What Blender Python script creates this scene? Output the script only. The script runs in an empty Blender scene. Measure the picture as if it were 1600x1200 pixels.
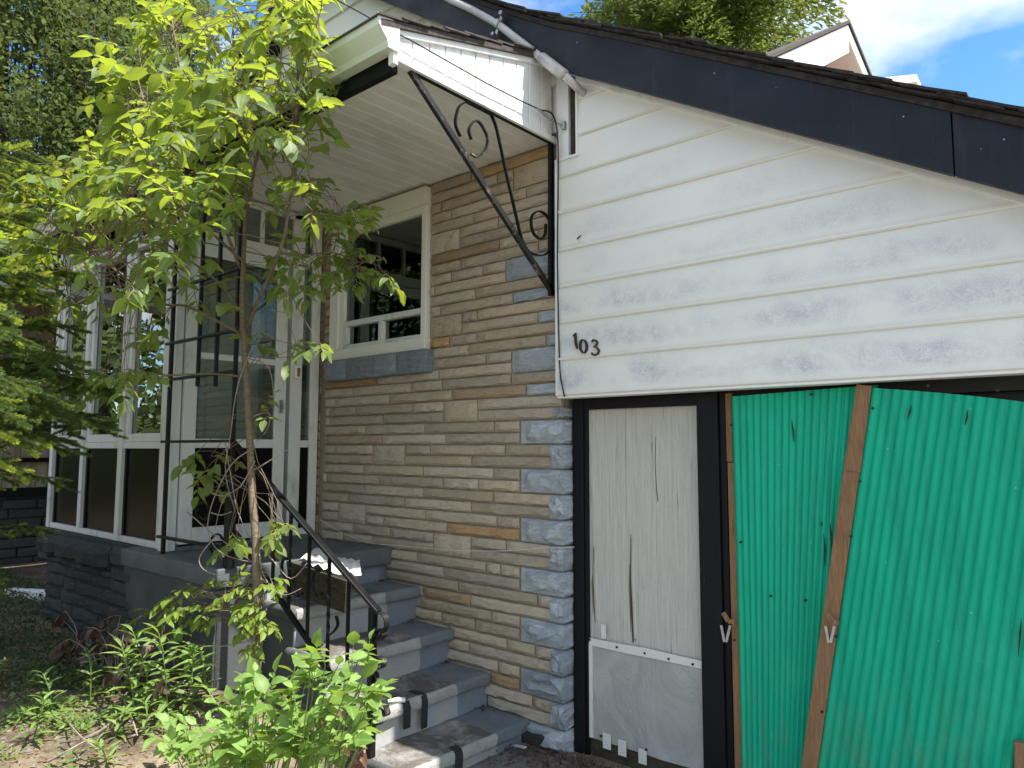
import bpy, bmesh, math, random
from mathutils import Vector, Matrix, noise
R = math.radians
sc = bpy.context.scene
col = sc.collection
rnd = random.Random(7)

# ---------------------------------------------------------------- camera
CZ = 1.5561
YAW, PITCH, ROLL, FPX = -0.7113602635, 0.0885351393, 0.0018843792, 1145.5736
_cy, _sy, _cp, _sp = math.cos(YAW), math.sin(YAW), math.cos(PITCH), math.sin(PITCH)
FWD = Vector((_sy*_cp, _cy*_cp, _sp)); _r = Vector((_cy, -_sy, 0)); _u = _r.cross(FWD)
RIGHT = math.cos(ROLL)*_r + math.sin(ROLL)*_u
UP = -math.sin(ROLL)*_r + math.cos(ROLL)*_u
CAM = Vector((0, 0, CZ))
cam = bpy.data.cameras.new('camera'); camo = bpy.data.objects.new('camera', cam); col.objects.link(camo)
cam.sensor_width = 36; cam.lens = FPX/1600*36; cam.clip_start = .05; cam.clip_end = 2000
m = Matrix((RIGHT, UP, -FWD)).transposed().to_4x4(); m.translation = CAM
camo.matrix_world = m
sc.camera = camo

# ---------------------------------------------------------------- sky and sun
SUN = Vector((.587, .15, 1.0)).normalized()
ELEV = math.asin(SUN.z); AZ = math.atan2(SUN.x, SUN.y)
w = bpy.data.worlds.new('World'); sc.world = w; w.use_nodes = True
wt = w.node_tree; wn = wt.nodes; wl = wt.links
for n in list(wn): wn.remove(n)
wo = wn.new('ShaderNodeOutputWorld'); bg = wn.new('ShaderNodeBackground'); bg.inputs[1].default_value = .14
sky = wn.new('ShaderNodeTexSky'); sky.sky_type = 'NISHITA'; sky.sun_disc = False
sky.sun_elevation = ELEV; sky.sun_rotation = AZ; sky.air_density = 1.0; sky.dust_density = .4; sky.ozone_density = 2.0
tc = wn.new('ShaderNodeTexCoord')
mp = wn.new('ShaderNodeMapping'); mp.inputs['Scale'].default_value = (1.0, 1.0, 1.9); mp.inputs['Location'].default_value = (-.739093, -4.438767, 3.700102)
nz = wn.new('ShaderNodeTexNoise'); nz.inputs['Scale'].default_value = 1.7; nz.inputs['Detail'].default_value = 9; nz.inputs['Roughness'].default_value = .52
cr = wn.new('ShaderNodeValToRGB'); cr.color_ramp.elements[0].position = .44; cr.color_ramp.elements[1].position = .58
mx = wn.new('ShaderNodeMix'); mx.data_type = 'RGBA'; mx.inputs[7].default_value = (5.7, 5.6, 5.4, 1)
hs = wn.new('ShaderNodeHueSaturation'); hs.inputs['Saturation'].default_value = 1.28
wl.new(tc.outputs['Generated'], mp.inputs[0]); wl.new(mp.outputs[0], nz.inputs[0]); wl.new(nz.outputs[0], cr.inputs[0])
wl.new(cr.outputs[0], mx.inputs[0]); wl.new(sky.outputs[0], hs.inputs['Color']); wl.new(hs.outputs[0], mx.inputs[6])
wl.new(mx.outputs[2], bg.inputs[0]); wl.new(bg.outputs[0], wo.inputs[0])
sl = bpy.data.lights.new('sun', 'SUN'); sl.energy = 5.0; sl.angle = R(.53); sl.color = (1, .95, .87)
so = bpy.data.objects.new('sun', sl); col.objects.link(so)
so.rotation_euler = SUN.to_track_quat('Z', 'Y').to_euler(); so.location = (5, 2, 9)
vs = sc.view_settings; vs.view_transform = 'Standard'; vs.look = 'None'; vs.exposure = 1.04; vs.gamma = 1; vs.use_curve_mapping = False
sc.cycles.max_bounces = 8; sc.cycles.transparent_max_bounces = 12

# ---------------------------------------------------------------- helpers: photo pixel -> point on a real plane
def ray(x, y): return RIGHT*(x-800) - UP*(y-600) + FWD*FPX
def onY(x, y, Y): d = ray(x, y); return CAM + d*(Y/d.y)
def onX(x, y, X): d = ray(x, y); return CAM + d*(X/d.x)
def onZ(x, y, Z): d = ray(x, y); return CAM + d*((Z-CZ)/d.z)
def Xat(px, Y, Z):          # X of the point of the line (., Y, Z) seen at photo column px
    a = Vector((0, Y, Z-CZ)); t = px-800
    return (t*a.dot(FWD) - FPX*a.dot(RIGHT))/(FPX*RIGHT.x - t*FWD.x)
def smooth(a, b, x):
    t = max(0, min(1, (x-a)/(b-a))); return t*t*(3-2*t)
def gz(x, y):               # ground height
    z = .28*smooth(-2.75, -3.45, x) - .02*smooth(0, -6, y)
    if x < -2.8: z += .035*noise.noise(Vector((x*1.7, y*1.7, 3))) + .012*noise.noise(Vector((x*9, y*9, 1)))
    return z

class MB:
    def __init__(s): s.v = []; s.f = []
    def add(s, vs, fs):
        n = len(s.v); s.v += [tuple(p) for p in vs]; s.f += [tuple(i+n for i in f) for f in fs]; return s
    def box(s, x0, x1, y0, y1, z0, z1):
        return s.add([(x0,y0,z0),(x1,y0,z0),(x1,y1,z0),(x0,y1,z0),(x0,y0,z1),(x1,y0,z1),(x1,y1,z1),(x0,y1,z1)],
              [(0,3,2,1),(4,5,6,7),(0,1,5,4),(1,2,6,5),(2,3,7,6),(3,0,4,7)])
    def bar(s, p0, p1, wd, ht, up=(0,0,1)):
        p0, p1 = Vector(p0), Vector(p1); d = (p1-p0).normalized(); up = Vector(up)
        a = d.cross(up)
        if a.length < 1e-4: a = d.cross(Vector((1,0,0)))
        a.normalize(); b = a.cross(d).normalized(); a *= wd/2; b *= ht/2
        return s.add([p0-a-b, p0+a-b, p0+a+b, p0-a+b, p1-a-b, p1+a-b, p1+a+b, p1-a+b],
              [(0,1,2,3),(7,6,5,4),(4,5,1,0),(5,6,2,1),(6,7,3,2),(7,4,0,3)])
    def tube(s, pts, r, n=7, cap=True):
        pts = [Vector(p) for p in pts]; k = len(pts); rs = r if isinstance(r, (list, tuple)) else [r]*k
        d = (pts[1]-pts[0]).normalized(); a = d.orthogonal().normalized(); base = len(s.v)
        for i, p in enumerate(pts):
            d = (pts[min(i+1,k-1)] - pts[max(i-1,0)])
            d = d.normalized() if d.length > 1e-9 else Vector((0,0,1))
            a = (a - d*a.dot(d)); a = a.normalized() if a.length > 1e-6 else d.orthogonal().normalized()
            b = d.cross(a)
            for j in range(n):
                t = 2*math.pi*j/n; s.v.append(tuple(p + (a*math.cos(t)+b*math.sin(t))*rs[i]))
        for i in range(k-1):
            for j in range(n):
                q = base+i*n; j2 = (j+1) % n
                s.f.append((q+j, q+j2, q+n+j2, q+n+j))
        if cap:
            s.f.append(tuple(base+j for j in reversed(range(n)))); s.f.append(tuple(base+(k-1)*n+j for j in range(n)))
        return s
    def prism(s, poly, ext):
        poly = [Vector(p) for p in poly]; n = len(poly); ext = Vector(ext)
        return s.add(poly + [p+ext for p in poly],
            [tuple(range(n)), tuple(reversed(range(n, 2*n)))] + [(i, i+n, (i+1) % n+n, (i+1) % n) for i in range(n)])
    def flat(s, pts, wd, normal, th):        # flat bar bent along pts, wd across the curve in its own plane, th along normal
        pts = [Vector(p) for p in pts]; N = Vector(normal).normalized()*th/2; k = len(pts); base = len(s.v)
        ws = wd if isinstance(wd, (list, tuple)) else [wd]*k
        for i, p in enumerate(pts):
            d = (pts[min(i+1,k-1)] - pts[max(i-1,0)]).normalized(); a = d.cross(Vector(normal)).normalized()*ws[i]/2
            s.v += [tuple(p-a-N), tuple(p+a-N), tuple(p+a+N), tuple(p-a+N)]
        for i in range(k-1):
            q = base+4*i
            for j in range(4): s.f.append((q+j, q+(j+1) % 4, q+4+(j+1) % 4, q+4+j))
        s.f.append((base+3, base+2, base+1, base)); q = base+4*(k-1); s.f.append((q, q+1, q+2, q+3)); return s
    def mesh(s, name, mat=None, smooth=False):
        me = bpy.data.meshes.new(name); me.from_pydata(s.v, [], s.f); me.update()
        bm = bmesh.new(); bm.from_mesh(me); bmesh.ops.recalc_face_normals(bm, faces=bm.faces); bm.to_mesh(me); bm.free()
        if mat: me.materials.append(mat)
        if smooth:
            for p in me.polygons: p.use_smooth = True
        return me
    def build(s, name, mat, parent=None, bevel=0, smooth=False):
        return link(name, s.mesh(name, mat, smooth), parent, bevel)

PW = {}
def link(name, me, parent=None, bevel=0, loc=None):
    o = bpy.data.objects.new(name, me); col.objects.link(o)
    if loc is not None: o.matrix_basis = loc if isinstance(loc, Matrix) else Matrix.Translation(loc)
    if parent is not None:
        o.parent = parent; o.matrix_parent_inverse = Matrix.Translation(-PW.get(parent.name, Vector()))
    PW[o.name] = Vector()
    if bevel:
        b = o.modifiers.new('bevel', 'BEVEL'); b.width = bevel; b.segments = 2; b.limit_method = 'ANGLE'
    return o
def tag(o, label=None, cat=None, group=None, kind=None):
    for k, v in (('label', label), ('category', cat), ('group', group), ('kind', kind)):
        if v: o[k] = v
    return o
def thing(name, label, cat, loc=(0,0,0), group=None):
    o = bpy.data.objects.new(name, None); col.objects.link(o); o.location = loc; o.empty_display_size = .1
    PW[o.name] = Vector(loc); return tag(o, label, cat, group)
# children of a part keep world coordinates too: parts sit at the identity, so PW of a part is the zero vector

# ---------------------------------------------------------------- materials
class NT:
    def __init__(s, name):
        s.m = bpy.data.materials.new(name); s.m.use_nodes = True; s.t = s.m.node_tree
        s.p = s.t.nodes['Principled BSDF']; s.out = s.t.nodes['Material Output']; s.geo = None
    def n(s, ty, **kw):
        o = s.t.nodes.new('ShaderNode'+ty)
        for k, v in kw.items(): setattr(o, k, v)
        return o
    def l(s, a, b): s.t.links.new(a, b)
    def pos(s, scale=(1,1,1), loc=(0,0,0)):
        g = s.n('NewGeometry'); mpn = s.n('Mapping'); mpn.inputs['Scale'].default_value = scale; mpn.inputs['Location'].default_value = loc
        s.l(g.outputs['Position'], mpn.inputs[0]); return mpn.outputs[0]
    def noise(s, scale, detail=4, rough=.55, vec=None, dist=0):
        o = s.n('TexNoise'); o.inputs['Scale'].default_value = scale; o.inputs['Detail'].default_value = detail
        o.inputs['Roughness'].default_value = rough; o.inputs['Distortion'].default_value = dist
        s.l(vec if vec is not None else s.pos(), o.inputs['Vector']); return o.outputs[0]
    def ramp(s, fac, a, b, ca=(0,0,0), cb=(1,1,1)):
        o = s.n('ValToRGB'); e = o.color_ramp.elements; e[0].position = a; e[1].position = b
        e[0].color = (*ca, 1); e[1].color = (*cb, 1); s.l(fac, o.inputs[0]); return o.outputs[0]
    def mix(s, fac, a, b, mode='MIX'):
        o = s.n('Mix', data_type='RGBA', blend_type=mode)
        for v, i in ((fac, 0), (a, 6), (b, 7)):
            if isinstance(v, (int, float)): o.inputs[i].default_value = v
            elif isinstance(v, tuple): o.inputs[i].default_value = (*v, 1)
            else: s.l(v, o.inputs[i])
        return o.outputs[2]
    def math(s, op, a, b=0.5):
        o = s.n('Math', operation=op)
        for v, i in ((a, 0), (b, 1)):
            if isinstance(v, (int, float)): o.inputs[i].default_value = v
            else: s.l(v, o.inputs[i])
        return o.outputs[0]
    def sep(s, vec=None):
        o = s.n('SeparateXYZ'); s.l(vec if vec is not None else s.pos(), o.inputs[0]); return o.outputs
    def rand(s): return s.n('ObjectInfo').outputs['Random']
    def bump(s, h, strength=.3, dist=.01):
        o = s.n('Bump'); o.inputs['Strength'].default_value = strength; o.inputs['Distance'].default_value = dist
        s.l(h, o.inputs['Height']); s.l(o.outputs[0], s.p.inputs['Normal'])
    def set(s, colr=None, rough=None, metal=None, spec=None):
        for v, k in ((colr, 'Base Color'), (rough, 'Roughness'), (metal, 'Metallic'), (spec, 'Specular IOR Level')):
            if v is None: continue
            if isinstance(v, tuple): s.p.inputs[k].default_value = (*v, 1)
            elif isinstance(v, (int, float)): s.p.inputs[k].default_value = v
            else: s.l(v, s.p.inputs[k])
        return s
def simple(name, a, b=None, scale=8, lo=.35, hi=.65, rough=.6, bump=0, bscale=60, stretch=(1,1,1), metal=0, spec=.4, detail=5):
    k = NT(name)
    if b: c = k.mix(k.ramp(k.noise(scale, detail, vec=k.pos(stretch)), lo, hi), a, b)
    else: c = a
    k.set(c, rough, metal, spec)
    if bump: k.bump(k.noise(bscale, 5, vec=k.pos(stretch)), bump, .006)
    return k.m

def stone_mat(name, base, vary, dark, streak):
    k = NT(name)
    f = k.noise(9, 6, .65, k.pos((1, 1, 2.6)), .6)
    c = k.mix(k.ramp(f, .3, .72), base, vary)
    c = k.mix(k.ramp(k.noise(34, 5, .7, k.pos((.8, 1, 1.4))), .52, .74), c, dark)
    c = k.mix(k.ramp(k.noise(5, 6, .6, k.pos((1, 1, 7), (3, 0, 1)), 1.2), .56, .68), c, streak)
    o = k.n('HueSaturation'); k.l(c, o.inputs['Color']); r = k.rand()
    k.l(k.math('ADD', k.math('MULTIPLY', r, .34), .83), o.inputs['Value'])
    k.l(k.math('ADD', k.math('MULTIPLY', k.math('FRACT', k.math('MULTIPLY', r, 7.3)), .3), .85), o.inputs['Saturation'])
    k.set(o.outputs[0], .82, 0, .3)
    h = k.math('ADD', k.noise(26, 6, .65, k.pos((1, 1, 2)), .8), k.math('MULTIPLY', k.noise(140, 3), .3))
    k.bump(h, .75, .014); return k.m
MAT = {}
MAT['tan'] = stone_mat('stone_tan', (.455,.385,.295), (.39,.33,.25), (.29,.245,.185), (.47,.40,.30))
MAT['orange'] = stone_mat('stone_orange', (.40,.245,.125), (.40,.29,.17), (.26,.15,.08), (.46,.33,.18))
MAT['brown'] = stone_mat('stone_brown', (.34,.25,.17), (.35,.27,.19), (.22,.15,.10), (.40,.30,.19))
MAT['blue'] = stone_mat('stone_blue', (.38,.42,.455), (.31,.345,.38), (.22,.245,.275), (.50,.53,.56))
MAT['paintstone'] = stone_mat('stone_painted', (.052,.058,.056), (.038,.044,.044), (.028,.031,.031), (.075,.08,.075))
MAT['mortar'] = simple('mortar', (.33,.285,.22), (.27,.235,.18), 12, rough=.9, bump=.5, bscale=120)
MAT['mortardark'] = simple('mortar_dark', (.05,.055,.05), (.035,.04,.038), 12, rough=.9, bump=.5, bscale=90)

# siding: cream enamel with patches of grey mildew
k = NT('siding_cream')
xs = k.sep()
bz = k.math('MULTIPLY', k.math('SUBTRACT', xs[2], 1.834), 1/.1965)
cmb = k.n('CombineXYZ'); k.l(k.math('ADD', xs[0], k.math('MULTIPLY', k.math('FLOOR', bz), 3.37)), cmb.inputs[0]); k.l(k.math('MULTIPLY', xs[2], 1.3), cmb.inputs[2])
big = k.noise(1.9, 4, .6, cmb.outputs[0], .4)
fr_ = k.math('FRACT', bz)
band = k.math('MULTIPLY', k.ramp(fr_, .04, .30), k.ramp(k.math('SUBTRACT', 1.0, fr_), .0, .45))
fine = k.noise(150, 3, .8); mid = k.noise(14, 5, .7)
low = k.ramp(xs[2], 1.8/4, 3.1/4); 
lowz = k.n('MapRange'); lowz.inputs[1].default_value = 3.05; lowz.inputs[2].default_value = 1.8; k.l(xs[2], lowz.inputs[0])
msk = k.math('MULTIPLY', k.ramp(big, .42, .60), k.math('ADD', k.math('MULTIPLY', lowz.outputs[0], .95), .12))
msk = k.math('MULTIPLY', msk, k.ramp(k.math('ADD', k.math('MULTIPLY', fine, .55), k.math('MULTIPLY', mid, .5)), .40, .66))
c = k.mix(k.ramp(k.noise(3, 4), .35, .7), (.76,.765,.715), (.735,.745,.70))
msk = k.math('MULTIPLY', msk, band); c = k.mix(k.math('MULTIPLY', msk, .95), c, (.33,.36,.42)); c = k.mix(k.math('MULTIPLY', k.ramp(k.math('SUBTRACT', 1.0, fr_), .90, .985), k.math('MULTIPLY', mid, .55)), c, (.42,.39,.31))
k.set(c, .42, 0, .4); k.bump(k.noise(5, 2), .06, .01); MAT['siding'] = k.m
# white enamel
def white(name, base=(.78,.79,.77), dirt=(.50,.48,.42), amt=.62, rough=.45, st=(1,1,.35)):
    k = NT(name); f = k.ramp(k.noise(7, 7, .7, k.pos(st)), amt-.06, amt+.16)
    k.set(k.mix(f, base, dirt), rough, 0, .4); k.bump(k.noise(40, 4, vec=k.pos(st)), .12, .006); return k.m
MAT['white'] = white('white_metal')
MAT['wood_white'] = white('white_painted_wood', (.63,.64,.61), (.36,.34,.30), .58, .55)
MAT['trim'] = white('cream_trim', (.72,.72,.63), (.5,.48,.4), .66)
MAT['gutter'] = white('gutter_cream', (.66,.70,.58), (.45,.46,.38), .66, .4)
k = NT('soffit_cream')
k.set(k.mix(k.ramp(k.noise(5, 6, .65, k.pos((1.2,.5,1))), .45, .75), (.79,.775,.73), (.62,.60,.55)), .5, 0, .3); MAT['soffit'] = k.m
k = NT('navy_fascia')
c = k.mix(k.ramp(k.noise(3, 6, .7, k.pos((1,1,2))), .4, .75), (.010,.013,.019), (.017,.021,.028))
c = k.mix(k.ramp(k.noise(7, 6, .7, k.pos((3.2,1,.25))), .55, .75), c, (.024,.029,.036)); c = k.mix(k.ramp(k.noise(38, 2, .5), .765, .79), c, (.3,.3,.3)); k.set(c, k.ramp(k.noise(4, 5), .3, .7, (.35,.35,.35), (.62,.62,.62)), 0, .25); k.bump(k.noise(2.2, 3), .15, .02); MAT['navy'] = k.m
k = NT('black_paint')
c = k.mix(k.ramp(k.noise(5, 8, .75, k.pos((3,3,.5))), .6, .78), (.007,.0075,.009), (.022,.022,.025))
c = k.mix(k.ramp(k.noise(26, 6, .8, k.pos((3,3,.3))), .69, .75), c, (.22,.20,.18)); k.set(c, .55, 0, .18); k.bump(k.noise(30, 5, vec=k.pos((3,3,.3))), .3, .006); MAT['blackwood'] = k.m
k = NT('wrought_iron')
c = k.mix(k.ramp(k.noise(22, 7, .75), .62, .72), (.006,.006,.0065), (.10,.065,.045)); k.set(c, k.ramp(k.noise(15, 3), .3, .8, (.35,.35,.35), (.6,.6,.6)), 0, .3); k.bump(k.noise(90, 4), .3, .003); MAT['iron'] = k.m
k = NT('worn_iron')
c = k.mix(k.ramp(k.noise(16, 7, .75), .56, .68), (.010,.010,.011), (.26,.19,.15)); k.set(c, .5, 0, .45); k.bump(k.noise(90, 4), .3, .003); MAT['ironworn'] = k.m
k = NT('grey_conduit')
c = k.mix(k.ramp(k.noise(9, 7, .7), .45, .7), (.50,.49,.47), (.30,.29,.27)); c = k.mix(k.ramp(k.noise(30, 6, .8), .63, .7), c, (.10,.09,.08)); k.set(c, .5, .2, .4); MAT['conduit'] = k.m
MAT['shingle'] = simple('shingle_dark', (.022,.02,.019), (.05,.045,.04), 30, rough=.95, bump=.8, bscale=300)
MAT['shinglegrey'] = simple('shingle_grey', (.10,.085,.075), (.055,.048,.045), 40, rough=.95, bump=.8, bscale=300)
# green corrugated sheet
k = NT('green_plastic')
c = k.mix(k.ramp(k.noise(3, 6, .65, k.pos((1,1,.6))), .35, .7), (.0,.42,.245), (.0,.345,.20))
c = k.mix(k.ramp(k.noise(2.2, 6, .7, k.pos((9,9,.35))), .42, .72), c, (.0,.27,.155))
c = k.mix(k.ramp(k.noise(1.3, 5, .6), .55, .75), c, (.015,.42,.26)); xg = k.sep()
lowm = k.n('MapRange'); lowm.inputs[1].default_value = .75; lowm.inputs[2].default_value = .05; k.l(xg[2], lowm.inputs[0])
c = k.mix(k.math('MULTIPLY', k.ramp(k.noise(5, 7, .75, k.pos((2.5,1,1))), .48, .66), k.math('MULTIPLY', lowm.outputs[0], .6)), c, (.14,.20,.13))
c = k.mix(k.ramp(k.noise(60, 2), .74, .78), c, (.25,.45,.38)); k.set(c, k.ramp(k.noise(3, 5), .3, .7, (.38,.38,.38), (.6,.6,.6)), 0, .28); k.bump(k.noise(2.6, 4), .25, .03); MAT['green'] = k.m
k = NT('raw_lumber')
c = k.mix(k.ramp(k.noise(6, 7, .7, k.pos((14,14,1)), 1.5), .35, .7), (.29,.165,.08), (.145,.08,.04)); c = k.mix(k.ramp(k.noise(4, 5), .6, .75), c, (.10,.055,.035)); k.set(c, .7, 0, .3); k.bump(k.noise(9, 6, vec=k.pos((14,14,1))), .4, .006); MAT['lumber'] = k.m
k = NT('weathered_plywood')
s1 = k.noise(3.2, 7, .72, k.pos((34,34,1.3)), .4)
c = k.mix(k.ramp(s1, .40, .72), (.60,.585,.53), (.49,.47,.42)); c = k.mix(k.ramp(k.noise(1.6, 8, .7, k.pos((22,22,.55)), .8), .585, .66), c, (.25,.225,.185))
c = k.mix(k.ramp(k.noise(120, 3, .6), .66, .74), c, (.25,.22,.18)); k.set(c, .75, 0, .25); k.bump(k.math('ADD', s1, k.noise(1.6, 8, .7, k.pos((22,22,.55)), .8)), .9, .010); MAT['ply'] = k.m
k = NT('wrinkled_plastic')
s1 = k.noise(2.4, 7, .6, k.pos((1.6,1.6,1)), 1.4)
c = k.mix(k.ramp(s1, .35, .7), (.42,.43,.41), (.28,.29,.28)); c = k.mix(k.ramp(k.noise(3, 7, .7, k.pos((26,26,1))), .55, .75), c, (.36,.36,.34)); k.set(c, .3, 0, .5); k.bump(s1, .7, .03); MAT['plastic'] = k.m
MAT['tape'] = white('white_strip', (.68,.67,.61), (.5,.48,.42), .6, .4)
SHADE_SIDE_Y = 2.262  # step sides in front of this depth get shade painted into their colour
# concrete of the steps: painted blue grey by the wall, worn in the middle, shade painted on the sides
def steps_mat(name, dark):
    k = NT(name); x = k.sep()
    n1 = k.noise(9, 7, .7); n2 = k.noise(30, 6, .75)
    wob = k.math('MULTIPLY', k.math('SUBTRACT', k.noise(14, 5), .5), .05)
    y = k.math('ADD', x[1], wob)
    edge = k.math('GREATER_THAN', y, 2.86)
    worn = k.mix(k.ramp(n1, .35, .68), (.42,.41,.385), (.33,.32,.30)); worn = k.mix(k.ramp(n2, .58, .72), worn, (.19,.18,.165))
    nrm = k.sep(k.n('NewGeometry').outputs['Normal'])[2]; flat_ = k.ramp(nrm, .93, .985); worn = k.mix(k.math('MULTIPLY', k.math('MULTIPLY', k.ramp(k.noise(5, 8, .8, dist=.4), .36, .54), flat_), .9), worn, (.105,.092,.078))
    paint = k.mix(k.ramp(n1, .4, .7), dark, tuple(v*.75 for v in dark)); paint = k.mix(k.ramp(n2, .66, .72), paint, (.40,.41,.41))
    side = k.math('LESS_THAN', x[1], SHADE_SIDE_Y)
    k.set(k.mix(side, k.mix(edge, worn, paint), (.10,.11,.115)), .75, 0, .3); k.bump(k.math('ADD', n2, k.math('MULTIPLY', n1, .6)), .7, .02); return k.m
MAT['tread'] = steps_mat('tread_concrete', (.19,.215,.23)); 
k = NT('riser_concrete'); x = k.sep(); n1 = k.noise(7, 7, .7); n2 = k.noise(34, 6, .75)
edge = k.math('GREATER_THAN', k.math('ADD', x[1], k.math('MULTIPLY', k.math('SUBTRACT', n1, .5), .04)), 2.90)
c = k.mix(edge, k.mix(k.ramp(n1, .4, .62), (.33,.355,.39), (.40,.38,.34)), k.mix(k.ramp(n1, .4, .7), (.20,.23,.265), (.17,.195,.23)))
c = k.mix(k.ramp(n2, .60, .70), c, (.22,.205,.18)); c = k.mix(k.math('LESS_THAN', x[1], SHADE_SIDE_Y+.012), c, (.085,.092,.095)); k.set(c, .75, 0, .3); k.bump(k.math('ADD', n2, n1), .35, .01); MAT['riser'] = k.m  # riser sides darkened in the colour too, standing in for shade
MAT['landing'] = simple('landing_paint', (.09,.105,.11), (.13,.142,.145), 7, .4, .75, rough=.7, bump=.4, bscale=40)
MAT['parge'] = simple('parged_concrete', (.085,.09,.09), (.05,.056,.058), 4, .35, .7, rough=.85, bump=.5, bscale=30, stretch=(1,1,.6))
MAT['sill'] = stone_mat('sill_blue', (.215,.255,.285), (.18,.215,.245), (.13,.155,.18), (.28,.32,.35))
# glass
def glass(name, tint=(.75,.8,.78), refl=1.0):
    k = NT(name); k.t.nodes.remove(k.p)
    fr = k.n('Fresnel'); fr.inputs[0].default_value = 1.5
    tr = k.n('BsdfTransparent'); tr.inputs[0].default_value = (*tint, 1)
    gl = k.n('BsdfGlossy'); gl.inputs[1].default_value = .015; gl.inputs[0].default_value = (.9,.95,.92,1)
    bp = k.n('Bump'); bp.inputs['Strength'].default_value = .05; bp.inputs['Distance'].default_value = .02; k.l(k.noise(3.5, 2), bp.inputs['Height']); k.l(bp.outputs[0], gl.inputs['Normal'])
    mxs = k.n('MixShader'); k.l(k.math('MULTIPLY', fr.outputs[0], refl), mxs.inputs[0]); k.l(tr.outputs[0], mxs.inputs[1]); k.l(gl.outputs[0], mxs.inputs[2])
    k.l(mxs.outputs[0], k.out.inputs[0]); return k.m
MAT['glass'] = glass('window_glass', refl=2.7)
MAT['blackpanel'] = simple('black_panel', (.005,.006,.006), (.010,.010,.009), 5, rough=.2, spec=.08)
MAT['dark'] = simple('interior_dark', (.06,.06,.055), (.045,.045,.04), 3, rough=.9)
MAT['interior'] = simple('interior_wall', (.30,.31,.28), (.26,.26,.24), 2, rough=.9)
MAT['brass'] = simple('aged_brass', (.35,.26,.12), (.22,.15,.07), 30, rough=.4, metal=.7)
MAT['steel'] = simple('dull_steel', (.45,.45,.44), (.3,.3,.3), 30, rough=.4, metal=.8)
MAT['rubber'] = simple('black_tape', (.018,.018,.018), (.03,.03,.03), 30, rough=.7)
MAT['cable'] = simple('black_cable', (.012,.012,.012), rough=.5)
MAT['string'] = simple('white_string', (.6,.58,.5), rough=.7)
MAT['paper'] = simple('white_paper', (.62,.62,.60), (.5,.5,.49), 9, rough=.6)
MAT['osb'] = simple('dark_board', (.060,.050,.026), (.028,.024,.015), 12, .4, .62, rough=.8, bump=.8, bscale=60, stretch=(1,1,4))
MAT['digit'] = simple('black_digits', (.02,.016,.014), (.05,.03,.02), 40, rough=.45)
# ground
k = NT('garden_soil'); n1 = k.noise(2.2, 7, .65); n2 = k.noise(28, 6, .7)
c = k.mix(k.ramp(n1, .38, .62), (.33,.27,.19), (.12,.092,.065)); c = k.mix(k.ramp(n2, .5, .7), c, (.07,.052,.036)); c = k.mix(k.ramp(k.noise(9, 6, .7), .60, .70), c, (.40,.35,.27))
k.set(c, .95, 0, .2); k.bump(k.math('ADD', n2, k.noise(90, 4)), .9, .02); MAT['soil'] = k.m
k = NT('driveway_concrete'); n1 = k.noise(4, 7, .65); n2 = k.noise(45, 5, .7)
c = k.mix(k.ramp(n1, .35, .7), (.24,.225,.20), (.15,.14,.125)); c = k.mix(k.ramp(n2, .55, .7), c, (.10,.095,.085)); k.set(c, .9, 0, .25); k.bump(n2, .6, .008); MAT['drive'] = k.m
# bark and leaves
def bark(name, a, b, st=(1,1,.3)):
    k = NT(name); n1 = k.noise(30, 6, .7, k.pos(st)); k.set(k.mix(k.ramp(n1, .35, .65), a, b), .85, 0, .25); k.bump(n1, .6, .006); return k.m
MAT['bark'] = bark('sapling_bark', (.23,.18,.12), (.12,.095,.065), (1,1,2.5))
MAT['barkdark'] = bark('dark_bark', (.075,.058,.045), (.04,.032,.026))
MAT['twigdry'] = bark('dry_twig', (.34,.28,.24), (.22,.17,.15))
def leaf(name, a, b, tra, mixf=.5, sc_=2.5, rough=.45, spec=.32, veins=False):
    k = NT(name); v = k.math('ADD', k.math('MULTIPLY', k.rand(), .6), k.math('MULTIPLY', k.noise(sc_*6, 3), .6))
    c = k.mix(k.ramp(v, .25, .85), a, b); w2 = k.math('ADD', k.math('MULTIPLY', k.math('FRACT', k.math('MULTIPLY', k.rand(), 13.7)), .5), k.math('MULTIPLY', k.noise(sc_*9, 2), .6)); c = k.mix(k.ramp(w2, .62, .85), c, tuple(min(1, t*1.55+.03) for t in a)); c = k.mix(k.ramp(k.noise(120, 3), .70, .76), c, (.22,.16,.05))
    if veins:
        uv = k.sep(k.n('UVMap').outputs[0]); ay = k.math('ABSOLUTE', k.math('SUBTRACT', uv[1], .5))
        rib = k.math('LESS_THAN', ay, .018); sv = k.math('LESS_THAN', k.math('FRACT', k.math('MULTIPLY', k.math('SUBTRACT', uv[0], k.math('MULTIPLY', ay, .9)), 7.0)), .13)
        vm = k.math('MAXIMUM', rib, k.math('MULTIPLY', sv, .45)); c = k.mix(k.math('MULTIPLY', vm, .55), c, tuple(min(1, t*1.5+.05) for t in a))
    k.set(c, rough, 0, spec)
    tn = k.n('BsdfTranslucent'); k.l(k.mix(k.ramp(v, .25, .85), tra, tuple(t*.8 for t in tra)), tn.inputs[0])
    ms = k.n('MixShader'); ms.inputs[0].default_value = mixf; k.l(k.p.outputs[0], ms.inputs[1]); k.l(tn.outputs[0], ms.inputs[2]); k.l(ms.outputs[0], k.out.inputs[0])
    return k.m
MAT['leaf'] = leaf('sapling_leaf', (.17,.235,.075), (.095,.16,.045), (.44,.54,.045), .5, veins=True)
MAT['leafyoung'] = leaf('young_leaf', (.22,.30,.05), (.16,.25,.035), (.45,.55,.05), .45, veins=True)
MAT['leafbush'] = leaf('bush_leaf', (.17,.28,.065), (.11,.21,.045), (.38,.54,.05), .42, veins=True)
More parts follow.
